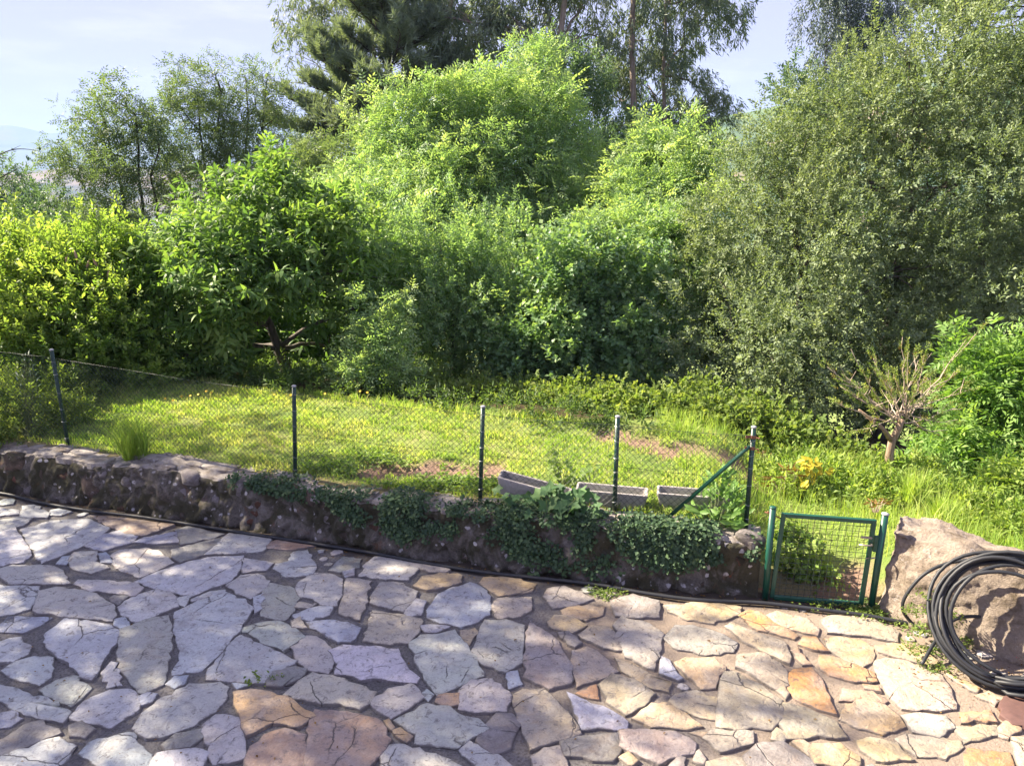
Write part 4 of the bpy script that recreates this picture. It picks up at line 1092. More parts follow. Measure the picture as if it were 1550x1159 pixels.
# ------------------------------------------------------------------ trees and shrubs, near to far
tree('chestnut_tree', 'bushy sweet chestnut with long toothed drooping leaves and a dark hollow under its crown', 'tree', gbase(440, 560, 15.6),
     [(400,348,66,15.5),(335,395,72,15),(470,385,75,15.2),(275,435,62,14.6),(345,440,70,14.3),(430,415,72,14.3),(520,410,72,14.7),(575,455,45,14.8),(232,490,48,14.3),(285,505,48,14.3),(398,305,34,15.5),(240,545,34,14.0),(430,530,80,18.5),(530,540,70,18.5),(350,540,60,18),(330,395,40,13.9)],
     'chestnut', 'chestnut', 4200, .40, 'bark', .13, up=.2, roll=.35, tint=.40, smin=.85, smax=1.25, shoots=3)
tree('bright_shrub', 'bright yellow-green broadleaf shrub growing at the far left behind the fence', 'shrub', gbase(50, 600, 14.2),
     [(45,430,52,14.4),(105,455,50,14),(20,480,58,13.8),(75,520,55,13.4),(10,545,55,13.1),(-50,460,60,14),(-50,530,65,13.4),(10,395,32,14.8)],
     'oval', 'bright', 4600, .40, 'bark', .07, tint=.45, smin=1.0, smax=1.7, shoots=9)
buddleia = tree('buddleia_bush', 'tall yellowish bush with pale faded flower heads between the far left shrub and the chestnut', 'shrub', gbase(150, 600, 13.6),
     [(150,440,55,14.2),(190,425,45,14.6),(130,500,50,13.5),(180,500,52,13.7),(120,560,45,13.2),(175,570,45,13.3),(95,470,35,13.6),(215,560,35,13.4),(70,570,40,12.9)],
     'oval', 'bright', 4000, .36, 'bark', .05, tint=.38, smin=.9, smax=1.4, shoots=9)
M['seed_head'] = plain('faded_flower', (.34, .22, .16), .9, 0, .3, 60)
for i, (u, v) in enumerate(((100,398),(116,392),(131,406),(88,416),(147,404),(74,425),(163,420),(122,428),(104,440),(182,440),(62,440),(140,436))):
    r_ = random.Random(i); p = at(u, v, 13.55); q = p + Vector((r_.uniform(-.05, .05), r_.uniform(-.05, .05), .15)); m = MB()
    m.tube([p - Vector((0, 0, .25)), p, p.lerp(q, .25), p.lerp(q, .7), q], [.004, .007, .026, .018, .003], 6); m.build('flower_head', M['seed_head'], buddleia, True)
tree('feathery_sapling', 'slender pale sapling with feathery sprays standing in front of the dark thicket', 'sapling', gbase(572, 605, 13.2),
     [(575,480,26,13.5),(558,520,30,13.4),(604,515,24,13.4),(570,560,38,13.2),(540,575,26,13.2),(606,575,26,13.2)],
     'ash', 'ash', 420, .22, 'bark', .025, tint=.62, smin=.55, smax=.85)
tree('hazel_bush', 'rounded hazel bush with broad leaves catching light in the middle of the thicket', 'shrub', gbase(880, 600, 15.2),
     [(860,440,70,15.6),(930,425,55,16),(830,505,65,15),(900,510,72,15),(965,505,48,15.5),(785,545,50,14.9),(870,572,50,14.5),(945,575,42,14.6),(905,395,30,15.8)],
     'round', 'hazel', 5200, .36, 'bark', .08, tint=.45, smin=.8, smax=1.25)
tree('mixed_thicket', 'grey-green thicket of small leaved saplings between the chestnut and the hazel', 'shrub', gbase(690, 590, 16.5),
     [(640,430,65,15.9),(710,415,65,16.3),(600,400,52,16.4),(765,400,55,16.8),(690,490,72,15.8),(625,535,50,15.9),(745,500,60,15.8),(660,350,48,18.4),(700,560,50,17)],
     'mixed', 'ash', 5600, .40, 'bark', .08, tint=.42)
tree('ash_tree', 'young ash with yellow-green crown rising just right of the dark pine', 'tree', gbase(650, 500, 21),
     [(650,225,66,21),(592,275,58,21),(690,300,80,20.5),(620,345,70,20),(705,190,48,21.5),(555,335,48,20.5),(742,170,42,22),(660,175,26,21.3),(575,225,26,21.2)],
     'ash', 'ash', 2600, .5, 'bark', .14, tint=.52)
tree('ash_tree', 'taller ash with a pointed green top in the centre of the wood', 'tree', gbase(810, 520, 22),
     [(790,180,58,22),(760,262,75,21),(830,262,72,21.5),(862,340,70,21),(780,350,80,20),(820,125,38,22.5),(892,295,45,22),(770,135,30,22.2),(812,92,22,22.6)],
     'ash', 'ash', 2800, .5, 'bark', .15, tint=.48)
tree('ash_tree', 'fresh green ash between the eucalyptus and the big grey-green sallow', 'tree', gbase(990, 520, 19.5),
     [(1000,285,55,20),(958,335,58,19.5),(1030,345,55,19),(985,243,33,20.5),(1052,265,40,20),(950,400,50,18.6),(1058,405,42,18.5),(1040,225,22,20.3),(1000,440,50,18)],
     'ash', 'ash', 2200, .45, 'bark', .12, tint=.55)
tree('oak_tree', 'dark green dense tree standing behind the pointed ash', 'tree', gbase(860, 400, 27),
     [(852,165,58,26),(882,222,62,26),(826,135,42,26),(850,112,28,26),(905,280,60,25),(885,350,70,24)],
     'mixed', 'darktree', 4200, .5, 'bark_dark', .2, tint=.45, smin=1.1, smax=1.7)
tree('hawthorn_tree', 'pale grey-green tree filling the gap below the pine', 'tree', gbase(495, 420, 24),
     [(492,270,45,24),(448,300,42,24),(540,292,45,24),(500,330,55,22.5),(455,250,25,24.5),(420,310,30,23),(560,250,30,24.5)],
     'ash', 'ashpale', 1200, .5, 'bark', .13, tint=.42)
tree('sallow_tree', 'huge rounded grey-green sallow filling the right of the wood', 'tree', gbase(1330, 620, 16.4),
     [(1400,150,98,17),(1300,200,92,17),(1490,170,92,17),(1200,275,95,16.6),(1320,290,120,16.2),(1450,280,120,16),(1545,230,100,16.5),(1130,345,72,16.2),(1220,400,110,15.3),(1340,420,110,15.4),(1460,400,110,16.3),(1565,380,95,16.8),
      (1088,425,66,15.7),(1100,502,80,14.7),(1190,530,85,14.3),(1290,520,90,15.6),(1400,505,92,17.2),(1512,495,92,17.4),(1055,520,42,15),(1155,598,45,13.8),(1250,605,58,14.9),(1380,600,64,17.2),(1500,600,75,17.4),(1370,82,44,17.5),(1440,80,46,17.5),(1250,150,42,17.2),(1165,270,45,16.8)],
     'sallow', 'sallow', 17000, .52, 'bark', .22, inner=.2, tint=.45, smin=1.0, smax=1.6, twigs=6, stems=[(gbase(1330, 620, 16.4), at(1380, 250, 16.8), .17), (gbase(1230, 620, 16), at(1200, 330, 16.3), .12), (gbase(1460, 620, 16), at(1500, 250, 16.6), .14), (gbase(1160, 620, 15.4), at(1120, 470, 15.2), .08)])
tree('slender_tree', 'slender airy tree with several leaning stems at the left against the pale hills', 'tree', gbase(215, 400, 26),
     [(148,205,36,26),(120,255,42,26),(198,180,36,26),(190,240,48,26),(232,262,38,26),(128,315,40,25.5),(212,312,38,26),(172,152,24,26),(240,205,30,26),(110,180,20,26),(145,150,16,26),(215,360,40,25.5),(165,345,36,25.5)],
     'ash', 'ashpale', 1300, .34, 'bark_dark', .07, inner=.1, tint=.36, shoots=0, out_w=.3, stems=[(gbase(218, 400, 26), at(160, 190, 26), .07), (gbase(214, 400, 26.1), at(205, 175, 26), .075), (gbase(222, 400, 26), at(240, 230, 26), .06), (gbase(210, 400, 25.8), at(120, 270, 26), .05)], limb_r=.035)
tree('slender_tree', 'airy twin-stemmed tree in the gap left of the hanging eucalyptus spray', 'tree', gbase(325, 380, 28),
     [(298,145,38,28),(278,195,42,28),(332,190,40,28),(330,128,26,28),(300,252,38,28),(342,262,34,28),(325,112,14,28),(262,155,22,28),(320,310,42,27.5),(280,300,30,27.5)],
     'ash', 'ashpale', 1150, .34, 'bark_dark', .07, inner=.1, tint=.42, shoots=0, out_w=.3, stems=[(gbase(322, 380, 28), at(300, 150, 28), .075), (gbase(330, 380, 28), at(335, 140, 28), .07)], limb_r=.035)
tree('slender_tree', 'thin young tree with a narrow sparse crown next to the pine', 'tree', gbase(375, 380, 28.5),
     [(385,150,34,28.5),(370,115,18,28.5),(402,200,34,28.5),(425,170,22,28.5),(390,250,36,28),(425,280,40,27.5),(405,120,18,28.5),(370,205,24,28.5)],
     'ash', 'ashpale', 700, .32, 'bark_dark', .06, inner=.1, tint=.40, shoots=0, out_w=.3, stems=[(gbase(372, 380, 28.5), at(372, 120, 28.5), .06), (gbase(378, 380, 28.5), at(402, 140, 28.5), .05)], limb_r=.028)
tree('round_tree', 'small dark green tree at the left edge below the hills', 'tree', gbase(15, 400, 32),
     [(12,308,34,32),(38,296,22,32),(-20,300,35,32),(15,345,40,31)], 'mixed', 'darktree', 1100, .5, 'bark_dark', .14, smin=1.2, smax=1.8)
tree('round_tree', 'dull grey-green tree left of the slender leaning stems', 'tree', gbase(105, 400, 28),
     [(88,322,26,29),(65,348,32,28),(130,352,34,28),(180,378,38,27),(110,382,40,27),(55,318,14,29)], 'oval', 'darktree', 1700, .5, 'bark_dark', .12, smin=1.3, smax=2.0, tint=.35)
tree('small_tree', 'light green low tree between the slender stems and the chestnut', 'tree', gbase(275, 420, 20),
     [(262,388,36,20),(300,372,30,21),(330,362,26,21),(240,412,40,19)], 'ash', 'ash', 620, .4, 'bark', .07, tint=.45)
tree('goat_willow', 'dark slim treetop showing above the left slope of the sallow', 'tree', gbase(1215, 400, 24),
     [(1198,150,24,24),(1228,138,22,24),(1190,175,20,24),(1215,185,30,23.5),(1250,160,30,24),(1215,240,50,23)], 'oval', 'darktree', 800, .35, 'bark_dark', .1, smin=1.1, smax=1.7)
tree('weeping_birch', 'dark bluish weeping birch hanging down behind the top of the sallow', 'tree', gbase(1290, 300, 30),
     [(1270,15,38,30),(1305,40,42,30),(1252,62,26,30),(1325,0,44,30),(1290,85,34,30),(1332,62,38,30),(1285,-50,50,30),(1262,100,20,30)],
     'weep', 'willow', 1900, .5, 'bark', .13, hang=.8, inner=.15, smin=.9, smax=1.6, tint=.4)
EUC = dict(shoots=0, hang=.66, inner=.10, smin=.8, smax=1.35, bark='bark_euc', out_w=.4)
tree('eucalyptus_tree', 'tall eucalyptus with a thick pale trunk and a long bare limb above the central ash', 'tree', gbase(858, 400, 34),
     [(770,58,55,34),(722,28,45,34),(805,120,38,33.6),(828,20,46,34),(902,55,40,34.5),(885,0,45,34),(690,55,36,33.8),(655,25,34,33.8),(850,-60,70,34),(760,-30,55,34),(750,120,36,33.8)],
     'euc', 'euc', 2300, .32, r0=.2, tint=.45, stems=[(gbase(858, 400, 33.4), at(846, -150, 32.6), .24)], limb_r=.07, twigs=7, **EUC)
tree('eucalyptus_tree', 'dense eucalyptus with dark hanging leaves beside the gap of open sky', 'tree', gbase(950, 400, 36),
     [(952,60,58,36),(1012,40,58,36),(1062,30,44,36),(930,142,48,36),(982,130,58,36),(1040,122,46,36),(962,212,48,35.5),(1022,192,44,36),(1072,182,40,36),(1092,165,26,36),(1000,245,40,35.5),(1105,5,34,36),(1062,228,32,36),(1000,-50,70,36),(920,225,36,35.5),(1070,-40,50,36)],
     'euc', 'euc', 3800, .34, tint=.36, stems=[(gbase(950, 400, 35), at(952, -120, 34.6), .22), (gbase(1000, 400, 35.4), at(1015, -100, 34.8), .15)], limb_r=.06, twigs=6, **EUC)
tree('eucalyptus_tree', 'slim eucalyptus with a grey trunk seen between the pine and the thick pale trunk', 'tree', gbase(690, 400, 38),
     [(690,42,42,38),(660,80,36,38),(722,92,36,38),(652,10,36,38),(702,-20,46,38),(702,142,34,37.6),(622,30,34,38),(735,150,26,37.6),(640,-30,45,38)],
     'euc', 'euc', 1500, .32, tint=.45, stems=[(gbase(690, 400, 38), at(684, -110, 36.9), .19)], limb_r=.05, twigs=6, **EUC)
tree('eucalyptus_tree', 'eucalyptus with one airy spray of branches drooping into the sky left of the pine', 'tree', gbase(585, 400, 39),
     [(470,42,38,38.5),(448,82,24,38.5),(502,20,36,38.5),(441,14,24,38.5),(480,-28,48,38.5),(425,124,12,38.5),(532,-22,44,38.5),(432,55,18,38.5),(500,70,22,38.5),(560,-60,50,39)],
     'euc', 'euc', 900, .28, tint=.5, stems=[(gbase(590, 400, 39), at(560, -120, 39), .2)], limb_r=.035, twigs=7, **EUC)

# wood behind the front trees
tree('oak_tree', 'shadowy broad tree glimpsed behind the sallow', 'tree', gbase(1330, 420, 22),
     [(1230,330,90,22),(1340,300,100,22),(1450,300,100,22),(1550,330,90,22),(1250,450,90,21),(1370,430,100,21),(1490,440,100,21),(1250,560,85,20.5),(1380,570,95,20.5),(1510,570,95,20.5),(1140,560,70,19.5),(1440,500,90,20),(1500,180,80,22.5),(1150,430,60,21),(1310,200,60,22.5),(1590,450,90,21)], 'mixed', 'darktree', 4400, .6, 'bark_dark', .22, smin=1.5, smax=2.3, tint=.35)
tree('oak_tree', 'shadowy tree filling the gaps behind the hazel and the mixed thicket', 'tree', gbase(780, 480, 24),
     [(620,420,80,24),(720,430,90,24),(830,430,90,24),(930,420,80,24),(1010,400,60,23),(540,420,70,23),(450,400,60,23),(380,400,60,23),(1040,460,60,22),(700,330,70,25),(960,250,50,26)], 'mixed', 'darktree', 3400, .6, 'bark_dark', .2, smin=1.5, smax=2.3, tint=.35)

tree('ash_tree', 'leafy young ash knitting the chestnut to the tall yellow-green ash', 'tree', gbase(520, 500, 18),
     [(530,345,45,18),(560,385,50,17.5),(505,330,34,18.5),(590,360,40,18),(620,385,42,17.3)], 'ash', 'ash', 1000, .4, 'bark', .09, tint=.5)
tree('ash_tree', 'leafy young ash wedged between the hazel top and the sallow', 'tree', gbase(960, 500, 17.2),
     [(985,390,42,17.2),(940,365,40,17.6),(1020,420,38,16.8),(900,370,36,17.8),(1010,470,36,16.4)], 'ash', 'ash', 850, .4, 'bark', .09, tint=.45)
# ------------------------------------------------------------------ conifers with real whorled limbs
def conifer(name, label, base, topp, tiers, kind, mat, r0, tufts, seed, droop=.15, extra=(), smin=.9, smax=1.5, tint=.4):
    rr, rs_ = random.Random(seed), np.random.RandomState(seed)
    base, topp = Vector(base), Vector(topp); root = empty(name, base, label, 'tree')
    m = MB(); tp = bez(base, topp, .02, 12, .02, rr); m.tube(tp, [r0 * (1.1 - .95 * i / 11) for i in range(12)], 8); m.build('trunk', M['bark_dark'], root, True)
    P, D, T = [], [], []
    limbs = []
    for (f, L, n, rise) in tiers:
        for k in range(n):
            s = base.lerp(topp, min(1, f + rr.uniform(-.025, .025))); a = rr.uniform(0, 6.283); l = L * rr.uniform(.65, 1.12)
            limbs.append((s, s + Vector((math.cos(a) * l, math.sin(a) * l, l * (rise + rr.uniform(-.12, .18)))), .05))
    limbs += [(Vector(a), Vector(b), .06) for a, b in extra]
    for s, e, r in limbs:
        m = MB(); bp_ = bez(s, e, -droop, 8, .05, rr); m.tube(bp_, [r * (1 - .8 * i / 7) for i in range(8)], 6); L = (e - s).length
        for k in range(max(4, int(L * tufts))):
            t = rr.uniform(.22, 1.0) ** .8; q = bp_[min(7, int(t * 7.99))]; d = (e - s).normalized()
            sd = Vector((-d.y, d.x, 0)).normalized() * rr.uniform(-1, 1)
            dd = (d * .6 + sd * .8 + Vector((0, 0, rr.uniform(.0, .5)))).normalized(); ln = L * rr.uniform(.10, .30) * (1.2 - t * .6)
            en_ = q + dd * ln; m.tube([q, q.lerp(en_, .5) - Vector((0, 0, ln * .05)), en_], [.018, .012, .006], 4, False)
            for j in range(3):
                P.append(q.lerp(en_, .45 + .3 * j) + Vector((rr.uniform(-.1, .1), rr.uniform(-.1, .1), rr.uniform(-.05, .1)))); D.append((dd + Vector((rr.uniform(-.5, .5), rr.uniform(-.5, .5), rr.uniform(0, .9)))).normalized()); T.append(tint + rr.uniform(-.15, .15))
        m.build('branch', M['bark_dark'], root, True)
    V, F, t = scatter(kind, np.array(P), np.array(D), np.array(T), rs_, smin, smax, 1.0)
    np_mesh('crown', V, F, M[mat], root, t)
    return root
b_ = gbase(572, 400, 34)
conifer('pine_tree', 'dark bluish pine with long bare dark limbs reaching left over the pale gap', b_, at(590, -130, 34),
        [(.36, 3.0, 4, .10), (.42, 3.2, 6, .12), (.48, 3.1, 7, .18), (.54, 3.0, 8, .25), (.60, 2.8, 8, .3), (.66, 2.6, 9, .35), (.72, 2.5, 9, .35), (.78, 2.3, 9, .4), (.84, 2.0, 9, .45), (.90, 1.7, 9, .5), (.96, 1.3, 8, .6)],
        'pine', 'pine', .22, 11, 77, .03, [(at(572, 215, 34), at(448, 155, 33.5)), (at(572, 225, 34), at(432, 195, 33.5)), (at(572, 180, 34), at(490, 95, 33.6)), (at(572, 205, 34), at(470, 230, 33)), (at(575, 120, 34), at(520, 60, 33.6))], 1.5, 2.2)
b_ = gbase(1508, 300, 31)
conifer('cedar_tree', 'dark conifer with flat layered branches behind the top of the sallow', b_, at(1512, -190, 31),
        [(.62, 4.0, 4, .0), (.68, 4.2, 7, .02), (.74, 4.2, 8, .02), (.80, 4.0, 8, .03), (.86, 3.6, 8, .05), (.92, 3, 7, .1)], 'pine', 'pine', .2, 7, 78, .04, [(at(1508, 30, 31), at(1395, 20, 30)), (at(1508, 15, 31), at(1430, 5, 29.5))], 1.0, 1.5)

# ------------------------------------------------------------------ shrubs close to the lawn
tree('elder_bush', 'lush light green elder bush at the right edge beside the pruned fruit tree', 'shrub', gbase(1490, 760, 11),
     [(1480,600,42,11.2),(1525,565,42,11.3),(1505,665,58,11),(1450,665,36,10.9),(1550,640,60,11),(1475,735,50,10.6),(1428,725,32,10.5),(1540,725,50,10.6),(1570,580,50,11.3),(1400,745,26,10.3)],
     'elder', 'elder', 1150, .3, 'bark', .05, tint=.5, smin=.8, smax=1.2, twigs=3, roll=.4)
tree('elder_seedling', 'young leafy shoot at the right edge in front of the elder bush', 'plant', gbase(1528, 800, 9.2),
     [(1535,725,18,9.3),(1518,760,24,9.2),(1545,775,28,9.1),(1505,790,20,9.0),(1490,770,14,9.3)], 'elder', 'lush', 130, .16, 'stalk', .015, tint=.55, smin=.75, smax=1.05, twigs=2)
# the pruned fruit tree: a short leaning trunk with a fan of straight shoots
rr, rs_ = random.Random(91), np.random.RandomState(91)
fb = on(1350, 716, .34); ft = empty('fruit_tree', fb, 'small pruned fruit tree with bare pinkish shoots fanning from a short trunk', 'tree')
fY = fb.y; crot = at(1366, 634, fY)
m = MB(); m.tube([fb - Vector((0, 0, .1)), at(1346, 690, fY), at(1350, 668, fY), at(1360, 648, fY), crot], [.07, .055, .05, .047, .036], 10); m.build('trunk', M['bark_fruit'], ft, True)
m = MB(); m.tube([at(1350, 668, fY), at(1338, 650, fY - .05), at(1300, 620, fY - .1)], [.04, .028, .015], 7); m.build('branch', M['bark_fruit'], ft, True)
tips = [(1252, 555, .0), (1288, 528, -.3), (1322, 542, .3), (1366, 510, 0), (1375, 533, -.2), (1436, 550, .2), (1482, 500, 0), (1262, 608, -.3), (1470, 588, -.4), (1440, 640, -.2), (1300, 590, -.5), (1345, 560, -.5), (1400, 570, -.5), (1390, 545, .4), (1455, 560, .3), (1280, 570, .4), (1310, 650, -.3), (1425, 660, .3), (1335, 590, .5), (1420, 600, .5), (1272, 585, .2), (1450, 615, .1), (1358, 575, .1), (1384, 590, -.6), (1405, 535, -.1), (1330, 565, -.1)]
tips += [(1366 + rr.choice((-1, 1)) * rr.uniform(15, 105), rr.uniform(525, 640), rr.uniform(-.6, .6)) for _ in range(0)]
LP, LD = [], []
for (u, v, dy) in tips:
    e_ = at(u, v, fY + dy); s_ = crot + Vector((rr.uniform(-.07, .07), rr.uniform(-.06, .06), rr.uniform(-.16, .10)))
    pts = bez(s_, e_, -.06 if abs(u - 1366) > 40 else 0, 9, .03, rr); m = MB(); m.tube(pts, [.010, .009, .008, .0075, .007, .006, .005, .004, .0025], 5)
    for k in range(5):
        i = rr.randint(2, 7); d = (e_ - s_).normalized(); q = pts[i]; ee = q + (d * rr.uniform(.2, .6) + Vector((rr.uniform(-.5, .5), rr.uniform(-.5, .5), rr.uniform(-.1, .6)))) * rr.uniform(.12, .38)
        m.tube([q, q.lerp(ee, .5), ee], [.005, .004, .002], 4, False)
        LP += [ee, q.lerp(ee, .6)]; LD += [d, d]
    for i in range(3, 9): LP.append(pts[i] + Vector((rr.uniform(-.03, .03),) * 3)); LD.append(d)
    m.build('branch', M['twig'], ft, True)
sel = [i for i in range(len(LP)) if rr.random() < .8]
V, F, t = scatter('oval', np.array([LP[i] for i in sel]), np.array([LD[i] for i in sel]), rs_.uniform(.3, .9, len(sel)), rs_, .35, .6, 1.5, .3)
np_mesh('leaves', V, F, M['yellow'] if False else M['bramble'], ft, t)
V, F, t = scatter('herb', np.array([LP[i] for i in sel[::4]]), np.array([LD[i] for i in sel[::4]]), rs_.uniform(.3, .9, len(sel[::4])), rs_, .25, .4, 1.5, .3)
np_mesh('withered_leaves', V, F, M['dry'], ft, t)

# ------------------------------------------------------------------ the tree that shades the patio, standing beyond the left edge
TB = Vector((-12.2, 10.6, .5))
def wl(*q): return [(np.array(c, float), np.array([r, r, r * k])) for (c, r, k) in q]
tree('shade_tree', 'spreading broadleaf tree just beyond the left end of the wall, throwing dappled shade', 'tree', TB,
     wl(((-11.4, 11.0, 6.4), 1.8, .8), ((-13.2, 11.8, 6.8), 2.2, .8), ((-12.0, 9.6, 6.6), 2.3, .8), ((-10.2, 9.6, 7.6), 1.8, .8), ((-14.5, 10.4, 7.8), 2.4, .8), ((-12.3, 10.8, 9.0), 2.3, .8), ((-11.2, 7.8, 6.4), 1.8, .8), ((-10.9, 6.6, 8.2), 1.2, .7), ((-12.6, 6.4, 8.2), 1.3, .7), ((-10.9, 8.4, 8.8), 1.0, .7), ((-12.2, 9.4, 10.0), 1.2, .7)),
     'mixed', 'darktree', 3600, .55, 'bark', .26, smin=1.2, smax=1.9, cull=False, inner=.3, trunk_top=.7)
# its one bare twig that reaches into the picture
tw = empty('hanging_twig', at(-120, 250, 8.6), 'bare thin twig with few withered leaves reaching in at the left edge against sky', 'twig')
m = MB()
for pth in (((-420, 330, 9.2), (-120, 262, 8.7), (-30, 245, 8.6), (15, 228, 8.6), (40, 226, 8.6), (62, 230, 8.6)), ((-60, 252, 8.65), (-10, 270, 8.6), (14, 262, 8.6), (30, 254, 8.6)), ((15, 228, 8.6), (32, 220, 8.6)), ((0, 238, 8.6), (14, 240, 8.6)), ((-40, 300, 8.6), (0, 275, 8.6), (20, 266, 8.6))):
    pts = smooth_path([at(*p) for p in pth], 5); m.tube(pts, [.012 - .0105 * i / (len(pts) - 1) for i in range(len(pts))] if len(pts) > 14 else [.004 - .003 * i / (len(pts) - 1) for i in range(len(pts))], 5, False)
m.build('stem', M['bark_dark'], tw)
for (u, v) in ((14, 240), (41, 237), (43, 239), (23, 250), (33, 265), (60, 224), (25, 262), (50, 230)):
    s = Spray(); p = at(u, v - 2, 8.6); s.leaf(np.array(p), (rr.uniform(-.3, .3), rr.uniform(-.3, .3), -1), (rr.uniform(-1, 1), -1, 0), .05, .026, .2, .2, 3)
    V, F, i_, _ = s.done(); np_mesh('leaf', V, F, M['darktree'], tw, np.full(len(V), .2))

# ------------------------------------------------------------------ undergrowth: nobody could count it
def patch(name, label, lobes, kind, mat, n, clump, seed, smin=.8, smax=1.2, tint=.45, up=.6, cat='undergrowth'):
    rs_ = np.random.RandomState(seed)
    P, D, T = crown_pts(break_up(lobes_px(lobes) if not isinstance(lobes[0][0], np.ndarray) else lobes, rs_, 3), n, clump, rs_, .15, up, .8)
    g = ground(P[:, 0], P[:, 1]); P[:, 2] = np.maximum(P[:, 2], g + .02)
    V, F, t = scatter(kind, P, D, tint + T, rs_, smin, smax, .8)
    return tag(np_mesh(name, V, F, M[mat], None, t), label, cat, None, 'stuff')
patch('undergrowth', 'tangle of brambles along the far edge of the lawn below the hazel',
      [(700,612,16,13.2),(735,608,20,13.6),(765,618,16,13.0),(800,616,20,13.4),(840,624,18,12.9),(870,615,22,13.3),(890,640,22,12.5),(930,622,24,12.9),(950,650,22,12.1),(985,632,27,12.6),(1010,655,26,11.9),(1045,638,28,12.2),(1075,660,25,11.6),(1110,648,28,11.9),(1130,672,24,11.2),(640,602,14,13.9),(1180,684,28,11),(1165,655,22,11.5),(1235,696,24,10.8),(1290,708,20,10.5),(1060,620,20,12.9),(590,595,12,13.9),(1210,668,20,11.4)],
      'bramble', 'bramble', 3400, .2, 501, .8, 1.4, .42)
patch('undergrowth', 'shaded weeds and low scrub behind the leaning left post', [(20,620,34,11.2),(60,640,32,10.9),(100,600,32,12.2),(150,588,30,13),(205,598,24,13.6),(0,655,26,10.7),(95,640,24,11.2),(260,590,22,13.8),(-40,630,40,11),(320,585,20,14.2)], 'mixed', 'bramble', 2000, .2, 502, .6, 1.0, .3)
patch('undergrowth', 'dark low scrub at the foot of the chestnut', [(400,585,26,16.8),(460,585,28,16.8),(520,585,26,16.5),(350,585,26,16.8),(620,580,28,16),(300,590,20,15),(390,592,20,14.4),(430,594,22,14.3),(470,594,20,14.3),(345,592,18,14.5),(415,575,24,15.2)], 'mixed', 'mixed', 1400, .22, 503, .7, 1.1, .25)
patch('undergrowth', 'rank green weeds growing behind the garden gate', [(1185,745,24,9.9),(1230,745,24,9.8),(1275,755,24,9.6),(1320,760,24,9.4),(1370,765,26,9.3),(1415,775,26,9.1),(1460,790,26,8.9),(1510,815,26,8.5),(1330,725,20,10),(1390,735,22,9.9),(1200,720,20,10.4),(1545,830,25,8.3)], 'herb', 'lush', 3000, .2, 504, .6, 1.2, .55)
patch('undergrowth', 'low leafy plants just inside the gate', [(1200,850,20,7.7),(1225,865,18,7.6),(1195,815,16,8.0),(1235,830,14,7.9),(1245,875,12,7.5)], 'mat', 'lush', 330, .1, 505, .7, 1.1, .5)
patch('undergrowth', 'dense bramble thicket covering the slope behind the lawn', [(120,600,60,16),(250,560,60,18),(420,540,90,19),(600,520,90,20),(760,520,90,19.5),(900,500,90,19),(1030,500,80,18.5)], 'mixed', 'darktree', 3000, .6, 506, 1.5, 2.4, .35)
re_ = random.Random(31); EL = []
for k in range(46):
    x_ = -7.5 + k * .215; d_ = float(np.interp(x_, [-9, -2, -.5, .5, 1.7, 2.4], [3.95, 3.85, 3.75, 3.55, 3.3, 3.0])) + re_.uniform(-.15, .55); y_ = float(yw(x_)) + d_; r_ = re_.uniform(.07, .19)
    EL.append((np.array([x_, y_, float(ground(x_, y_)) + r_ * .4]), np.array([r_ * 1.3, r_, r_])))
patch('undergrowth', 'low loose weeds and nettles along the shaded far edge of the lawn', EL, 'herb', 'nettle', 1100, .12, 507, .6, 1.2, .35)
patch('undergrowth', 'yellowing leafy weeds mixed into the bank right of the gate', [(1170,735,16,9.6),(1215,755,14,9.4),(1260,735,16,9.8),(1300,770,13,9.0),(1345,755,14,9.3),(1240,720,14,10.1),(1385,770,14,9.0),(1440,785,14,8.8),(1500,820,14,8.3)], 'herb', 'bright', 620, .14, 508, .6, 1.3, .85)
# ivy over the wall
rs_ = np.random.RandomState(61); P, D = [], []
def ivy_amt(x):    # how far down the ivy hangs, by place along the wall
    return np.interp(x, [-9, -3.4, -2.4, -1.8, -1.2, -.8, -.1, .3, 1.2, 1.9, 2.4, 2.7], [.02, .02, .06, .20, .34, .22, .30, .50, .48, .30, .20, .10])
c = 0
for _ in range(60000):
    x = rs_.uniform(-3.6, 2.55); s = rs_.uniform(0, 1) ** 1.15
    nz = float(snoise(np.array([[x, s * .5, 0]]), 4.0, 71, 3)[0])
    if nz < -.12 or (x < -1.5 and nz < .25): continue
    dep = float(ivy_amt(x)) * (1 + .45 * nz)
    top = rs_.rand() < .28
    H = float(walltop(x))
    if top:
        if nz < .0 and x < .2: continue
        o = .10 + .25 * rs_.rand() ** 1.3; p = (x + nb[0] * o, float(yw(x)) + nb[1] * o, H + .03 + .05 * rs_.rand()); d = (-nb[0] * .3, -nb[1] * .3, .9)
    else:
        z = H - s * dep
        if z < .05: continue
        o = .02 + .11 * z / H - .02 - .035 * rs_.rand(); p = (x + nb[0] * o, float(yw(x)) + nb[1] * o, z + .03); d = (-nb[0] * .8, -nb[1] * .8, .55)
    P.append(p); D.append(np.array(d) + rs_.normal(size=3) * .25); c += 1
    if c > 3000: break
P, D = np.array(P), np.array(D)
V, F, t = scatter('ivy', P, D, .40 + rs_.normal(size=len(P)) * .18, rs_, .4, 1.35, 2.0, .26)
tag(np_mesh('ivy', V, F, M['ivy'], None, t), 'dark ivy trailing over the front and top of the stone wall', 'ivy', None, 'stuff')
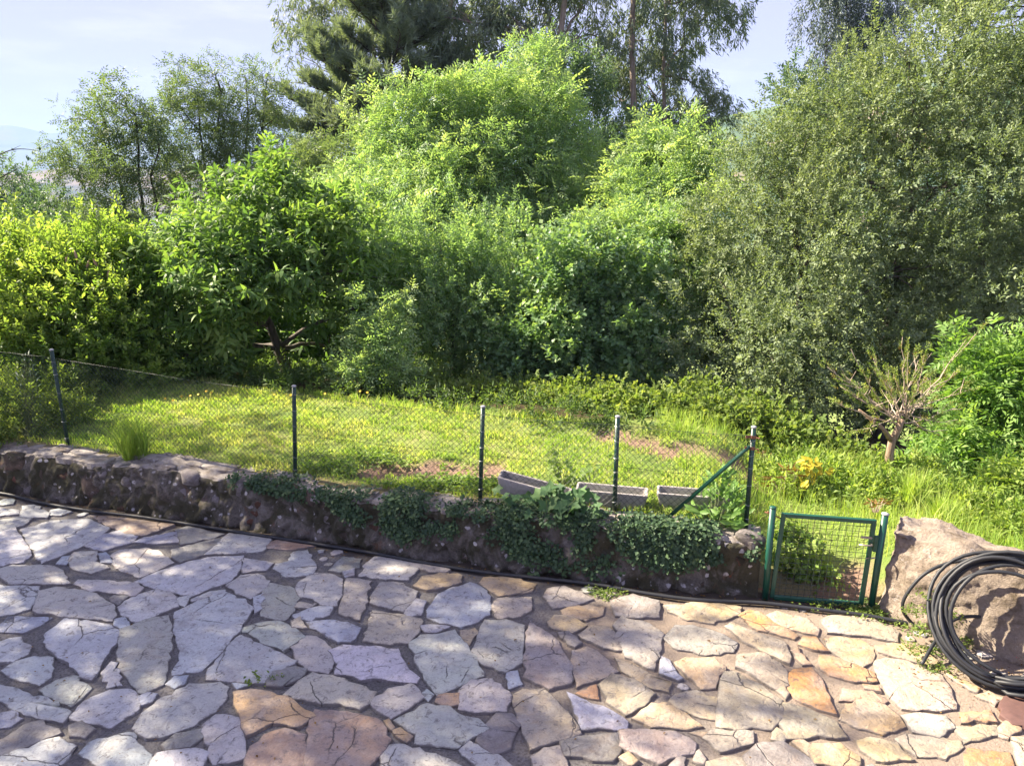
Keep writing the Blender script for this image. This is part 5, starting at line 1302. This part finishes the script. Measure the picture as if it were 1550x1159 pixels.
# little plants at wall foot, on the wall and below the coil
def ground_mat_patch(label, pts, kind, mat, n, rad, seed, smin, smax, tint=.5):
    rs_ = np.random.RandomState(seed); P = []
    for (p, w, k) in pts:
        for _ in range(int(n * w)):
            q = Vector(p) + Vector((rs_.normal() * rad * k, rs_.normal() * rad * k * .6, rs_.rand() * rad * .25)); P.append(q)
    P = np.array(P); D = np.array([0, 0, 1.0]) + rs_.normal(size=P.shape) * .5
    V, F, t = scatter(kind, P, D, tint + rs_.normal(size=len(P)) * .15, rs_, smin, smax, 2.0)
    return tag(np_mesh('ground_cover', V, F, M[mat], None, t), label, 'ground cover', None, 'stuff')
ground_mat_patch('bright green seedlings on the bare soil behind the wall cap', [(on(u, v, .63), w, k) for u, v, w, k in ((655, 735, 1, 1), (690, 730, 1.2, 1), (720, 738, .7, .8), (745, 733, .5, .6), (505, 706, .6, .8), (560, 695, .9, 1), (600, 700, .4, .8), (530, 715, .5, .8), (470, 710, .5, .8), (590, 735, .2, .6))], 'mat', 'lush', 60, .16, 601, .5, .9)
rl = random.Random(15); LW = []
for _ in range(34):
    x_ = rl.uniform(-7, 1.8); d_ = rl.uniform(.7, 3.4); y_ = float(yw(x_)) + d_; LW.append((Vector((x_, y_, float(ground(x_, y_)))), rl.uniform(.15, .6), rl.uniform(.5, 1.6)))
ground_mat_patch('clover and broad weeds growing among the lawn grass', LW, 'mat', 'lush', 22, .13, 606, .35, .75, .6)
ground_mat_patch('small weeds at the foot of the gate and the wall', [(on(u, v, .01), w, 1) for u, v, w in ((1310, 925, 1), (1290, 920, .6), (1330, 932, .8), (920, 900, .5), (1380, 945, .6), (1400, 985, .5), (1420, 1010, .4), (905, 893, .3), (400, 1030, .2), (1240, 918, .3))], 'mat', 'bramble', 45, .10, 602, .3, .55, .4)
ground_mat_patch('tiny creeping weeds on the boulder inside the hose coil', [(at(u, v, 6.35), w, 1) for u, v, w in ((1460, 970, .8), (1500, 985, .8), (1385, 925, .5), (1430, 930, .5), (1530, 975, .5), (1410, 905, .4), (1390, 955, .5))], 'mat', 'bramble', 40, .09, 603, .25, .45, .45)
ground_mat_patch('loose ivy leaves along the back of the troughs', [(on(u, v, .63), w, 1) for u, v, w in ((770, 775, .8), (800, 782, .8), (880, 782, .6), (960, 788, .6), (990, 792, .5), (850, 790, .6), (735, 765, .5))], 'mat', 'ivy', 60, .10, 604, .4, .7, .45)
# dead leaves and crumbs lying on the paving
rs_ = np.random.RandomState(77); P = []
for _ in range(420):
    x = rs_.uniform(-7, 4.3); P.append((x, float(yw(x)) - .03 - .3 * rs_.rand() ** 2.2, .012))
for _ in range(110):
    p = on(rs_.uniform(1380, 1550), rs_.uniform(1000, 1100)); P.append((p.x, p.y, .018))
for _ in range(90):
    p = on(rs_.uniform(0, 1550), rs_.uniform(860, 1159)); P.append((p.x, p.y, .03))
s = Spray()
for p in P: a = rs_.uniform(0, 6.28); s.leaf(p, (math.cos(a), math.sin(a), .1), (rs_.normal() * .3, rs_.normal() * .3, 1), rs_.uniform(.015, .045), rs_.uniform(.008, .02), .2, .1)
V, F, i_, n_ = s.done()
tag(np_mesh('leaf_litter', V, F, M['dry'], None, rs_.rand(n_)[i_] * .7), 'withered leaves and crumbs scattered along the paving edges', 'leaf litter', None, 'stuff')

# ------------------------------------------------------------------ grass
def blades(x, y, h, w, tint, seed, lean=.35, z=None):
    r = np.random.RandomState(seed); n = len(x)
    z = ground(x, y) - .01 if z is None else z
    a = r.uniform(0, 6.283, n); dx, dy = np.cos(a), np.sin(a); b = r.uniform(0, 6.283, n); l = np.abs(r.normal(size=n)) * lean * h; lx, ly = np.cos(b) * l, np.sin(b) * l
    o = np.c_[x, y, z]; sx = np.c_[dx, dy, 0 * dx] * (w / 2)[:, None]
    mid = o + np.c_[lx * .35, ly * .35, h * .55]; tip = o + np.c_[lx, ly, h * (1 - .25 * np.minimum(1, (l / h) ** 2))]
    V = np.stack([o - sx, o + sx, mid - sx * .8, mid + sx * .8, tip], 1).reshape(-1, 3)
    k = np.arange(n)[:, None, None] * 5
    F = (np.array([[0, 1, 3], [0, 3, 2], [2, 3, 4]])[None] + k).reshape(-1, 3)
    return V, F, np.repeat(tint, 5)
rs_ = np.random.RandomState(9)
n = 105000
x = rs_.uniform(-9.5, 3.4, n); d = rs_.uniform(.50, 5.2, n); y = yw(x) + d
far = np.interp(x, [-9, -6, -2, -.5, .5, 1.7, 2.4, 3.4], [3.9, 3.9, 3.8, 3.7, 3.5, 3.3, 3.2, 3.2]) + .25 * np.sin(x * 3.1)
keep = (d < far) & (rs_.rand(n) < 1 - .93 * soil(x, y)) & ~((x > 2.1) & (d < .9 + .6 * (x - 2.1)))
nz = snoise(np.c_[x, y, 0 * x], 1.1, 81, 4); nz2 = snoise(np.c_[x, y, 0 * x], 3.5, 82, 3)
keep &= rs_.rand(n) < np.clip(.75 + .5 * nz2, .12, 1)
x, y, d, nz, nz2, far = x[keep], y[keep], d[keep], nz[keep], nz2[keep], far[keep]
nz3 = snoise(np.c_[x, y, 0 * x], 11, 87, 2)
h = np.clip(.045 + .03 * nz2 + .04 * nz3 + .05 * rs_.rand(len(x)) ** 2 + .12 * sstep(.5, .0, far - d) * rs_.rand(len(x)), .03, .32)
nz4 = snoise(np.c_[x, y, 0 * x], 4.5, 91, 3)
ti = np.clip(.58 +   .24 * nz + .16 * nz4 - .22 * nz3 + .24 * rs_.normal(size=len(x)), 0, 1)
V, F, t = blades(x, y, h, .008 + .008 * rs_.rand(len(x)), ti, 10, .7)
tag(np_mesh('grass', V, F, M['grass'], None, t), 'sunlit short yellow-green grass of the lawn behind the fence', 'grass', None, 'stuff')
# taller wild grass on the bank right of the gate and beyond
n = 8000
x = rs_.uniform(2.2, 7.5, n); d = rs_.uniform(.45, 4.2, n); y = yw(x) + d
keep = (rs_.rand(n) < 1 - .95 * soil(x, y)) & ~((x > 2.75) & (x < 3.75) & (d < .7) & (rs_.rand(n) < .8)); x, y, d = x[keep], y[keep], d[keep]
keep = ~((x > 3.6) & (d < .95)); x, y, d = x[keep], y[keep], d[keep]
nz = snoise(np.c_[x, y, 0 * x], 1.6, 85, 3)
V, F, t = blades(x, y, np.clip(.20 + .14 * nz + .12 * rs_.rand(len(x)), .06, .5) * np.where(d < 1.3, .6, 1), .006 + .005 * rs_.rand(len(x)), np.clip(.4 + .25 * nz + .15 * rs_.normal(size=len(x)), 0, 1), 11, .55)
tag(np_mesh('wild_grass', V, F, M['grass'], None, t), 'long wild grass on the bank behind the gate and boulder', 'grass', None, 'stuff')
# fountain of fine grass just behind the wall
def tuft(label, p, n, h, rad, seed, name='grass_tuft', mat='grass', tint=.35):
    r = np.random.RandomState(seed); a = r.uniform(0, 6.28, n); q = rad * r.rand(n) ** .5
    x, y = p.x + np.cos(a) * q, p.y + np.sin(a) * q
    V, F, t = blades(x, y, h * r.uniform(.5, 1.1, n), .007 + .006 * r.rand(n), np.clip(tint + .15 * r.normal(size=n), 0, 1), seed, .55, np.full(n, p.z - .02))
    root = empty(name, p, label, 'grass'); np_mesh('blades', V, F, M[mat], root, t)
tuft('fountain of long fine grass leaning over the wall near the left post', on(205, 692, .62), 520, .62, .15, 21)
tuft('spray of feathery fennel-like grass behind the top of the boulder', at(1425, 790, 8.1), 300, .42, .12, 22, tint=.45)
tuft('tall thin grass clump between the boulder and the fruit tree', at(1385, 755, 8.9), 300, .45, .15, 23, tint=.5)

# ------------------------------------------------------------------ single plants whose leaves can be picked out
def lobed_leaf(size, seed, lobes=5, cup=.12):
    r = random.Random(seed); n = 15; V = [(0, 0, 0)]
    for k in range(n):
        a = -2.65 + 5.3 * k / (n - 1); q = size * (.5 + .13 * math.cos(lobes * a) ) * (1 + .25 * math.cos(a)) * r.uniform(.93, 1.05)
        V.append((q * math.sin(a), q * math.cos(a) * 1.0 + size * .1, size * (cup * (q / size) ** 2 * 2 - .10 * math.cos(lobes * a))))
    return V, [(0, k + 2, k + 1) for k in range(n - 1)]
def lance_leaf(L, Wd, droop=.25):
    V, F = [], []
    for i, (t, w) in enumerate(((0, .12), (.25, .85), (.5, 1), (.75, .62), (1, .03))):
        z = -L * droop * t * t
        V += [(-Wd / 2 * w, L * t, z + Wd * .18 * w), (0, L * t, z), (Wd / 2 * w, L * t, z + Wd * .18 * w)]
        if i: b = (i - 1) * 3; F += [(b, b+1, b+4, b+3), (b+1, b+2, b+5, b+4)]
    return V, F
LEAF_ME = {}
def leaf_mesh(key, mat):
    if (key, mat) not in LEAF_ME:
        V, F = key[0](*key[1]); me = bpy.data.meshes.new('leaf'); me.from_pydata(V, [], F); me.polygons.foreach_set('use_smooth', [True] * len(F))
        a = me.attributes.new('tint', 'FLOAT', 'POINT'); a.data.foreach_set('value', [random.Random(str(key[1])).uniform(.3, .7)] * len(V)); me.materials.append(M[mat]); LEAF_ME[(key, mat)] = me
    return LEAF_ME[(key, mat)]
def leafy(name, label, cat, base, spots, keys, mat, seed, stem_r=.006, face=(-.25, -.45, .8), spread=.6, smin=.7, smax=1.15, stalk='stalk'):
    """spots: leaf positions; every leaf its own object, shared meshes"""
    r = random.Random(seed); root = empty(name, base, label, cat); m = MB()
    for p in spots[::max(1, len(spots) // 30)]:
        p = Vector(p); k = Vector(base).lerp(Vector((p.x, p.y, base[2])), .25)
        m.tube(bez(k, p, .12, 5, .05, r), [stem_r, stem_r * .8, stem_r * .65, stem_r * .5, stem_r * .35], 4, False)
    m.build('stem', M[stalk], root)
    for p in spots:
        p = Vector(p); o = bpy.data.objects.new('leaf', leaf_mesh(r.choice(keys), mat)); COL.objects.link(o); o.parent = root; o.location = p - Vector(base)
        up = (Vector(face) + Vector((r.gauss(0, 1), r.gauss(0, 1), r.gauss(0, .5))) * spread * .6).normalized()
        out = Vector((p.x - base[0], p.y - base[1], 0)) + Vector((r.gauss(0, .08), r.gauss(0, .08), 0)); out = out - up * out.dot(up)
        yv = out.normalized() if out.length > 1e-4 else up.orthogonal().normalized(); xv = yv.cross(up)
        o.rotation_euler = Matrix((xv, yv, up)).transposed().to_euler(); s_ = r.uniform(smin, smax); o.scale = (s_, s_, s_)
def spots_px(L, seed, n, ygrow=.0):
    r = random.Random(seed); out = []
    for (u, v, rad, Y, w) in L:
        for _ in range(int(n * w)):
            a, q = r.uniform(0, 6.28), rad * r.random() ** .5
            out.append(at(u + q * math.cos(a), v + q * math.sin(a) * .85, Y + r.uniform(-.10, .12)))
    return out
lob = [(lobed_leaf, (s, i)) for i, s in enumerate((.13, .15, .12, .16, .11))]
leafy('broad_leaved_plant', 'mallow-like plant with large rounded lobed leaves spilling in front of the tilted trough', 'plant', on(835, 790, .62),
      spots_px([(795, 766, 22, 7.92, .2), (836, 754, 20, 7.92, .3), (878, 768, 28, 7.82, .36), (820, 785, 22, 7.8, .2), (905, 788, 18, 7.74, .12), (850, 788, 30, 7.78, .26), (765, 745, 10, 7.98, .05)], 41, 62), lob, 'mallow', 42, .006)
lan = [(lance_leaf, (L, w)) for L, w in ((.12, .05), (.14, .055), (.11, .045), (.15, .055))]
leafy('dahlia_plant', 'bushy plant with pointed bright green leaves below the slanting fence brace', 'plant', on(1082, 806, .62),
      spots_px([(1085, 772, 40, 7.98, .62), (1062, 792, 26, 7.68, .24), (1105, 790, 28, 7.62, .3), (1090, 740, 24, 8.0, .2), (1110, 752, 18, 7.75, .12), (1098, 714, 12, 8.0, .06)], 43, 230), lan, 'elder', 44, .004, (-.2, -.6, .7), 1.0)
leafy('seedling_shrub', 'young yellow-green plant with hanging leaves standing on the lawn behind the fourth post', 'plant', on(850, 733, .66),
      spots_px([(838, 700, 14, 8.75, .4), (852, 712, 16, 8.75, .4), (868, 722, 12, 8.7, .2)], 45, 26), [(lobed_leaf, (.085, 7)), (lobed_leaf, (.10, 8))], 'bright', 46, .005, smin=.8)
leafy('seedling_shrub', 'smaller young plant on the lawn right above the level trough', 'plant', on(893, 735, .66),
      spots_px([(888, 712, 8, 8.7, .4), (898, 710, 9, 8.7, .3), (890, 728, 8, 8.65, .3)], 47, 14), [(lobed_leaf, (.075, 9))], 'bright', 48, .004, smin=.8)
leafy('yellow_plant', 'stem plant turned bright yellow among the weeds behind the gate', 'plant', at(1228, 745, 9.3),
      spots_px([(1225, 702, 11, 9.3, .4), (1233, 716, 10, 9.3, .35), (1222, 730, 9, 9.3, .25), (1252, 713, 4, 9.3, .1)], 49, 44), [(lance_leaf, (.12, .06)), (lance_leaf, (.10, .05))], 'yellow', 50, .005, (-.2, -.7, .6))
leafy('withered_plant', 'brown drooping withered stalk plant left of the yellow one', 'plant', at(1185, 750, 9.4),
      spots_px([(1168, 728, 10, 9.4, .35), (1185, 715, 9, 9.4, .3), (1205, 712, 9, 9.4, .25), (1210, 730, 9, 9.4, .35)], 51, 34), [(lance_leaf, (.14, .03)), (lance_leaf, (.12, .025))], 'dry', 52, .005, (0, -.9, .2), stalk='twig')
leafy('withered_plant', 'dry rusty brown weed just behind the post with the clamps', 'plant', at(1155, 705, 10.3),
      spots_px([(1158, 692, 14, 10.3, 1)], 53, 30), [(lance_leaf, (.08, .02))], 'dry', 54, .004, (0, -.8, .3), stalk='twig')
leafy('yellow_plant', 'low yellowish plant peeping over the middle of the gate', 'plant', at(1275, 775, 9.0),
      spots_px([(1270, 755, 16, 9.0, .5), (1300, 750, 14, 9.0, .3), (1245, 765, 10, 9.0, .2)], 55, 30), [(lance_leaf, (.10, .035))], 'bright', 56, .004)
leafy('withered_plant', 'small brown dried plant at the boulder peak beside the gate post', 'plant', at(1325, 775, 8.2),
      spots_px([(1322, 762, 8, 8.2, .5), (1335, 758, 8, 8.2, .5)], 57, 22), [(lance_leaf, (.09, .02))], 'dry', 58, .004, (0, -.9, .2), stalk='twig')
# small flowers
def flower(label, p, r_, mat, seed, group):
    rr_ = random.Random(seed); root = empty('flower', p - Vector((0, 0, .16)), label, 'flower', group)
    m = MB(); m.tube([p - Vector((0, 0, .16)), p - Vector((.004, 0, .06)), p], .0025, 4, False); m.build('stem', M['stalk'], root)
    m = MB(); V = [Vector((0, 0, .004))]; F = []
    for k in range(12):
        a = 6.283 * k / 12; q = r_ * (1 if k % 2 else .72); V.append(Vector((math.cos(a) * q, math.sin(a) * q, .25 * q)))
    F = [(0, 1 + k, 1 + (k + 1) % 12) for k in range(12)]
    R = Matrix.Rotation(rr_.uniform(.4, .9), 3, 'X') @ Matrix.Rotation(rr_.uniform(-.4, .4), 3, 'Y')
    m.add([R @ v + p for v in V], F); m.build('bloom', M[mat], root)
rfl = random.Random(4)
for i, (u, v) in enumerate(((250, 603), (262, 606), (275, 600), (288, 599), (300, 597), (312, 592), (320, 594), (243, 608), (333, 600), (492, 596), (545, 592), (556, 594), (440, 598), (415, 597))):
    p = at(u, v, 12.2 + rfl.uniform(-.2, .2)); flower('tiny yellow flower in the long grass along the far lawn edge', p, .022, 'yellow_petal', i, 'yellow flowers along the far edge of the lawn')
for i, (u, v, Y, lb) in enumerate(((1315, 735, 9.3, 'white umbel flower above the latch side of the gate'), (1325, 729, 9.3, 'white umbel flower just behind the one above the gate latch'), (1334, 720, 9.6, 'white flower near the foot of the pruned fruit tree'), (1543, 822, 8.0, 'white flower at the picture edge behind the boulder'))):
    flower(lb, at(u, v, Y), .035, 'white_petal', 40 + i, 'white flowers in the weeds')
flower('small red flower by the boulder inside the hose coil', at(1540, 993, 6.1), .022, 'red_petal', 60, None)
flower('small red flower beside the hose near the picture edge', at(1546, 985, 6.15), .018, 'red_petal', 61, None)
# young spiky weed standing in the shade at the far left
leafy('spiky_weed', 'upright spiky weed like a small fir standing behind the leaning left post', 'plant', on(46, 668, .62),
      [at(40 + (du * (1 - t) * 26), 540 + 110 * t - abs(du) * 6, 10.9) for t in np.linspace(0, 1, 13) for du in (-1, -.5, .5, 1)] if False else [at(41 + du * (6 + 20 * t), 538 + 108 * t - abs(du) * 5 * t, 10.9) for t in np.linspace(0, 1, 14) for du in (-1, -.45, .45, 1)], [(lance_leaf, (.16, .03)), (lance_leaf, (.13, .026))], 'darktree', 60, .004)
# ------------------------------------------------------------------ the summer haze in the valley air
def haze_box():
    m = bpy.data.materials.new('haze_air'); m.use_nodes = True; nt = m.node_tree; nt.nodes.remove(nt.nodes['Principled BSDF'])
    v = N(nt, 'ShaderNodeVolumePrincipled'); v.inputs['Density'].default_value = HAZE; v.inputs['Color'].default_value = (.36, .48, .84, 1); v.inputs['Anisotropy'].default_value = 0.0
    nt.links.new(v.outputs['Volume'], nt.nodes['Material Output'].inputs['Volume'])
    b = MB(); b.box((0, 5200, 175), (21500, 12600, 750)); o = b.build('haze', m); tag(o, 'pale summer haze filling the valley air', kind='stuff')
HAZE = 1.7e-4
haze_box()
print('TRIS', NTRI[0], 'OBJ', len(bpy.data.objects))
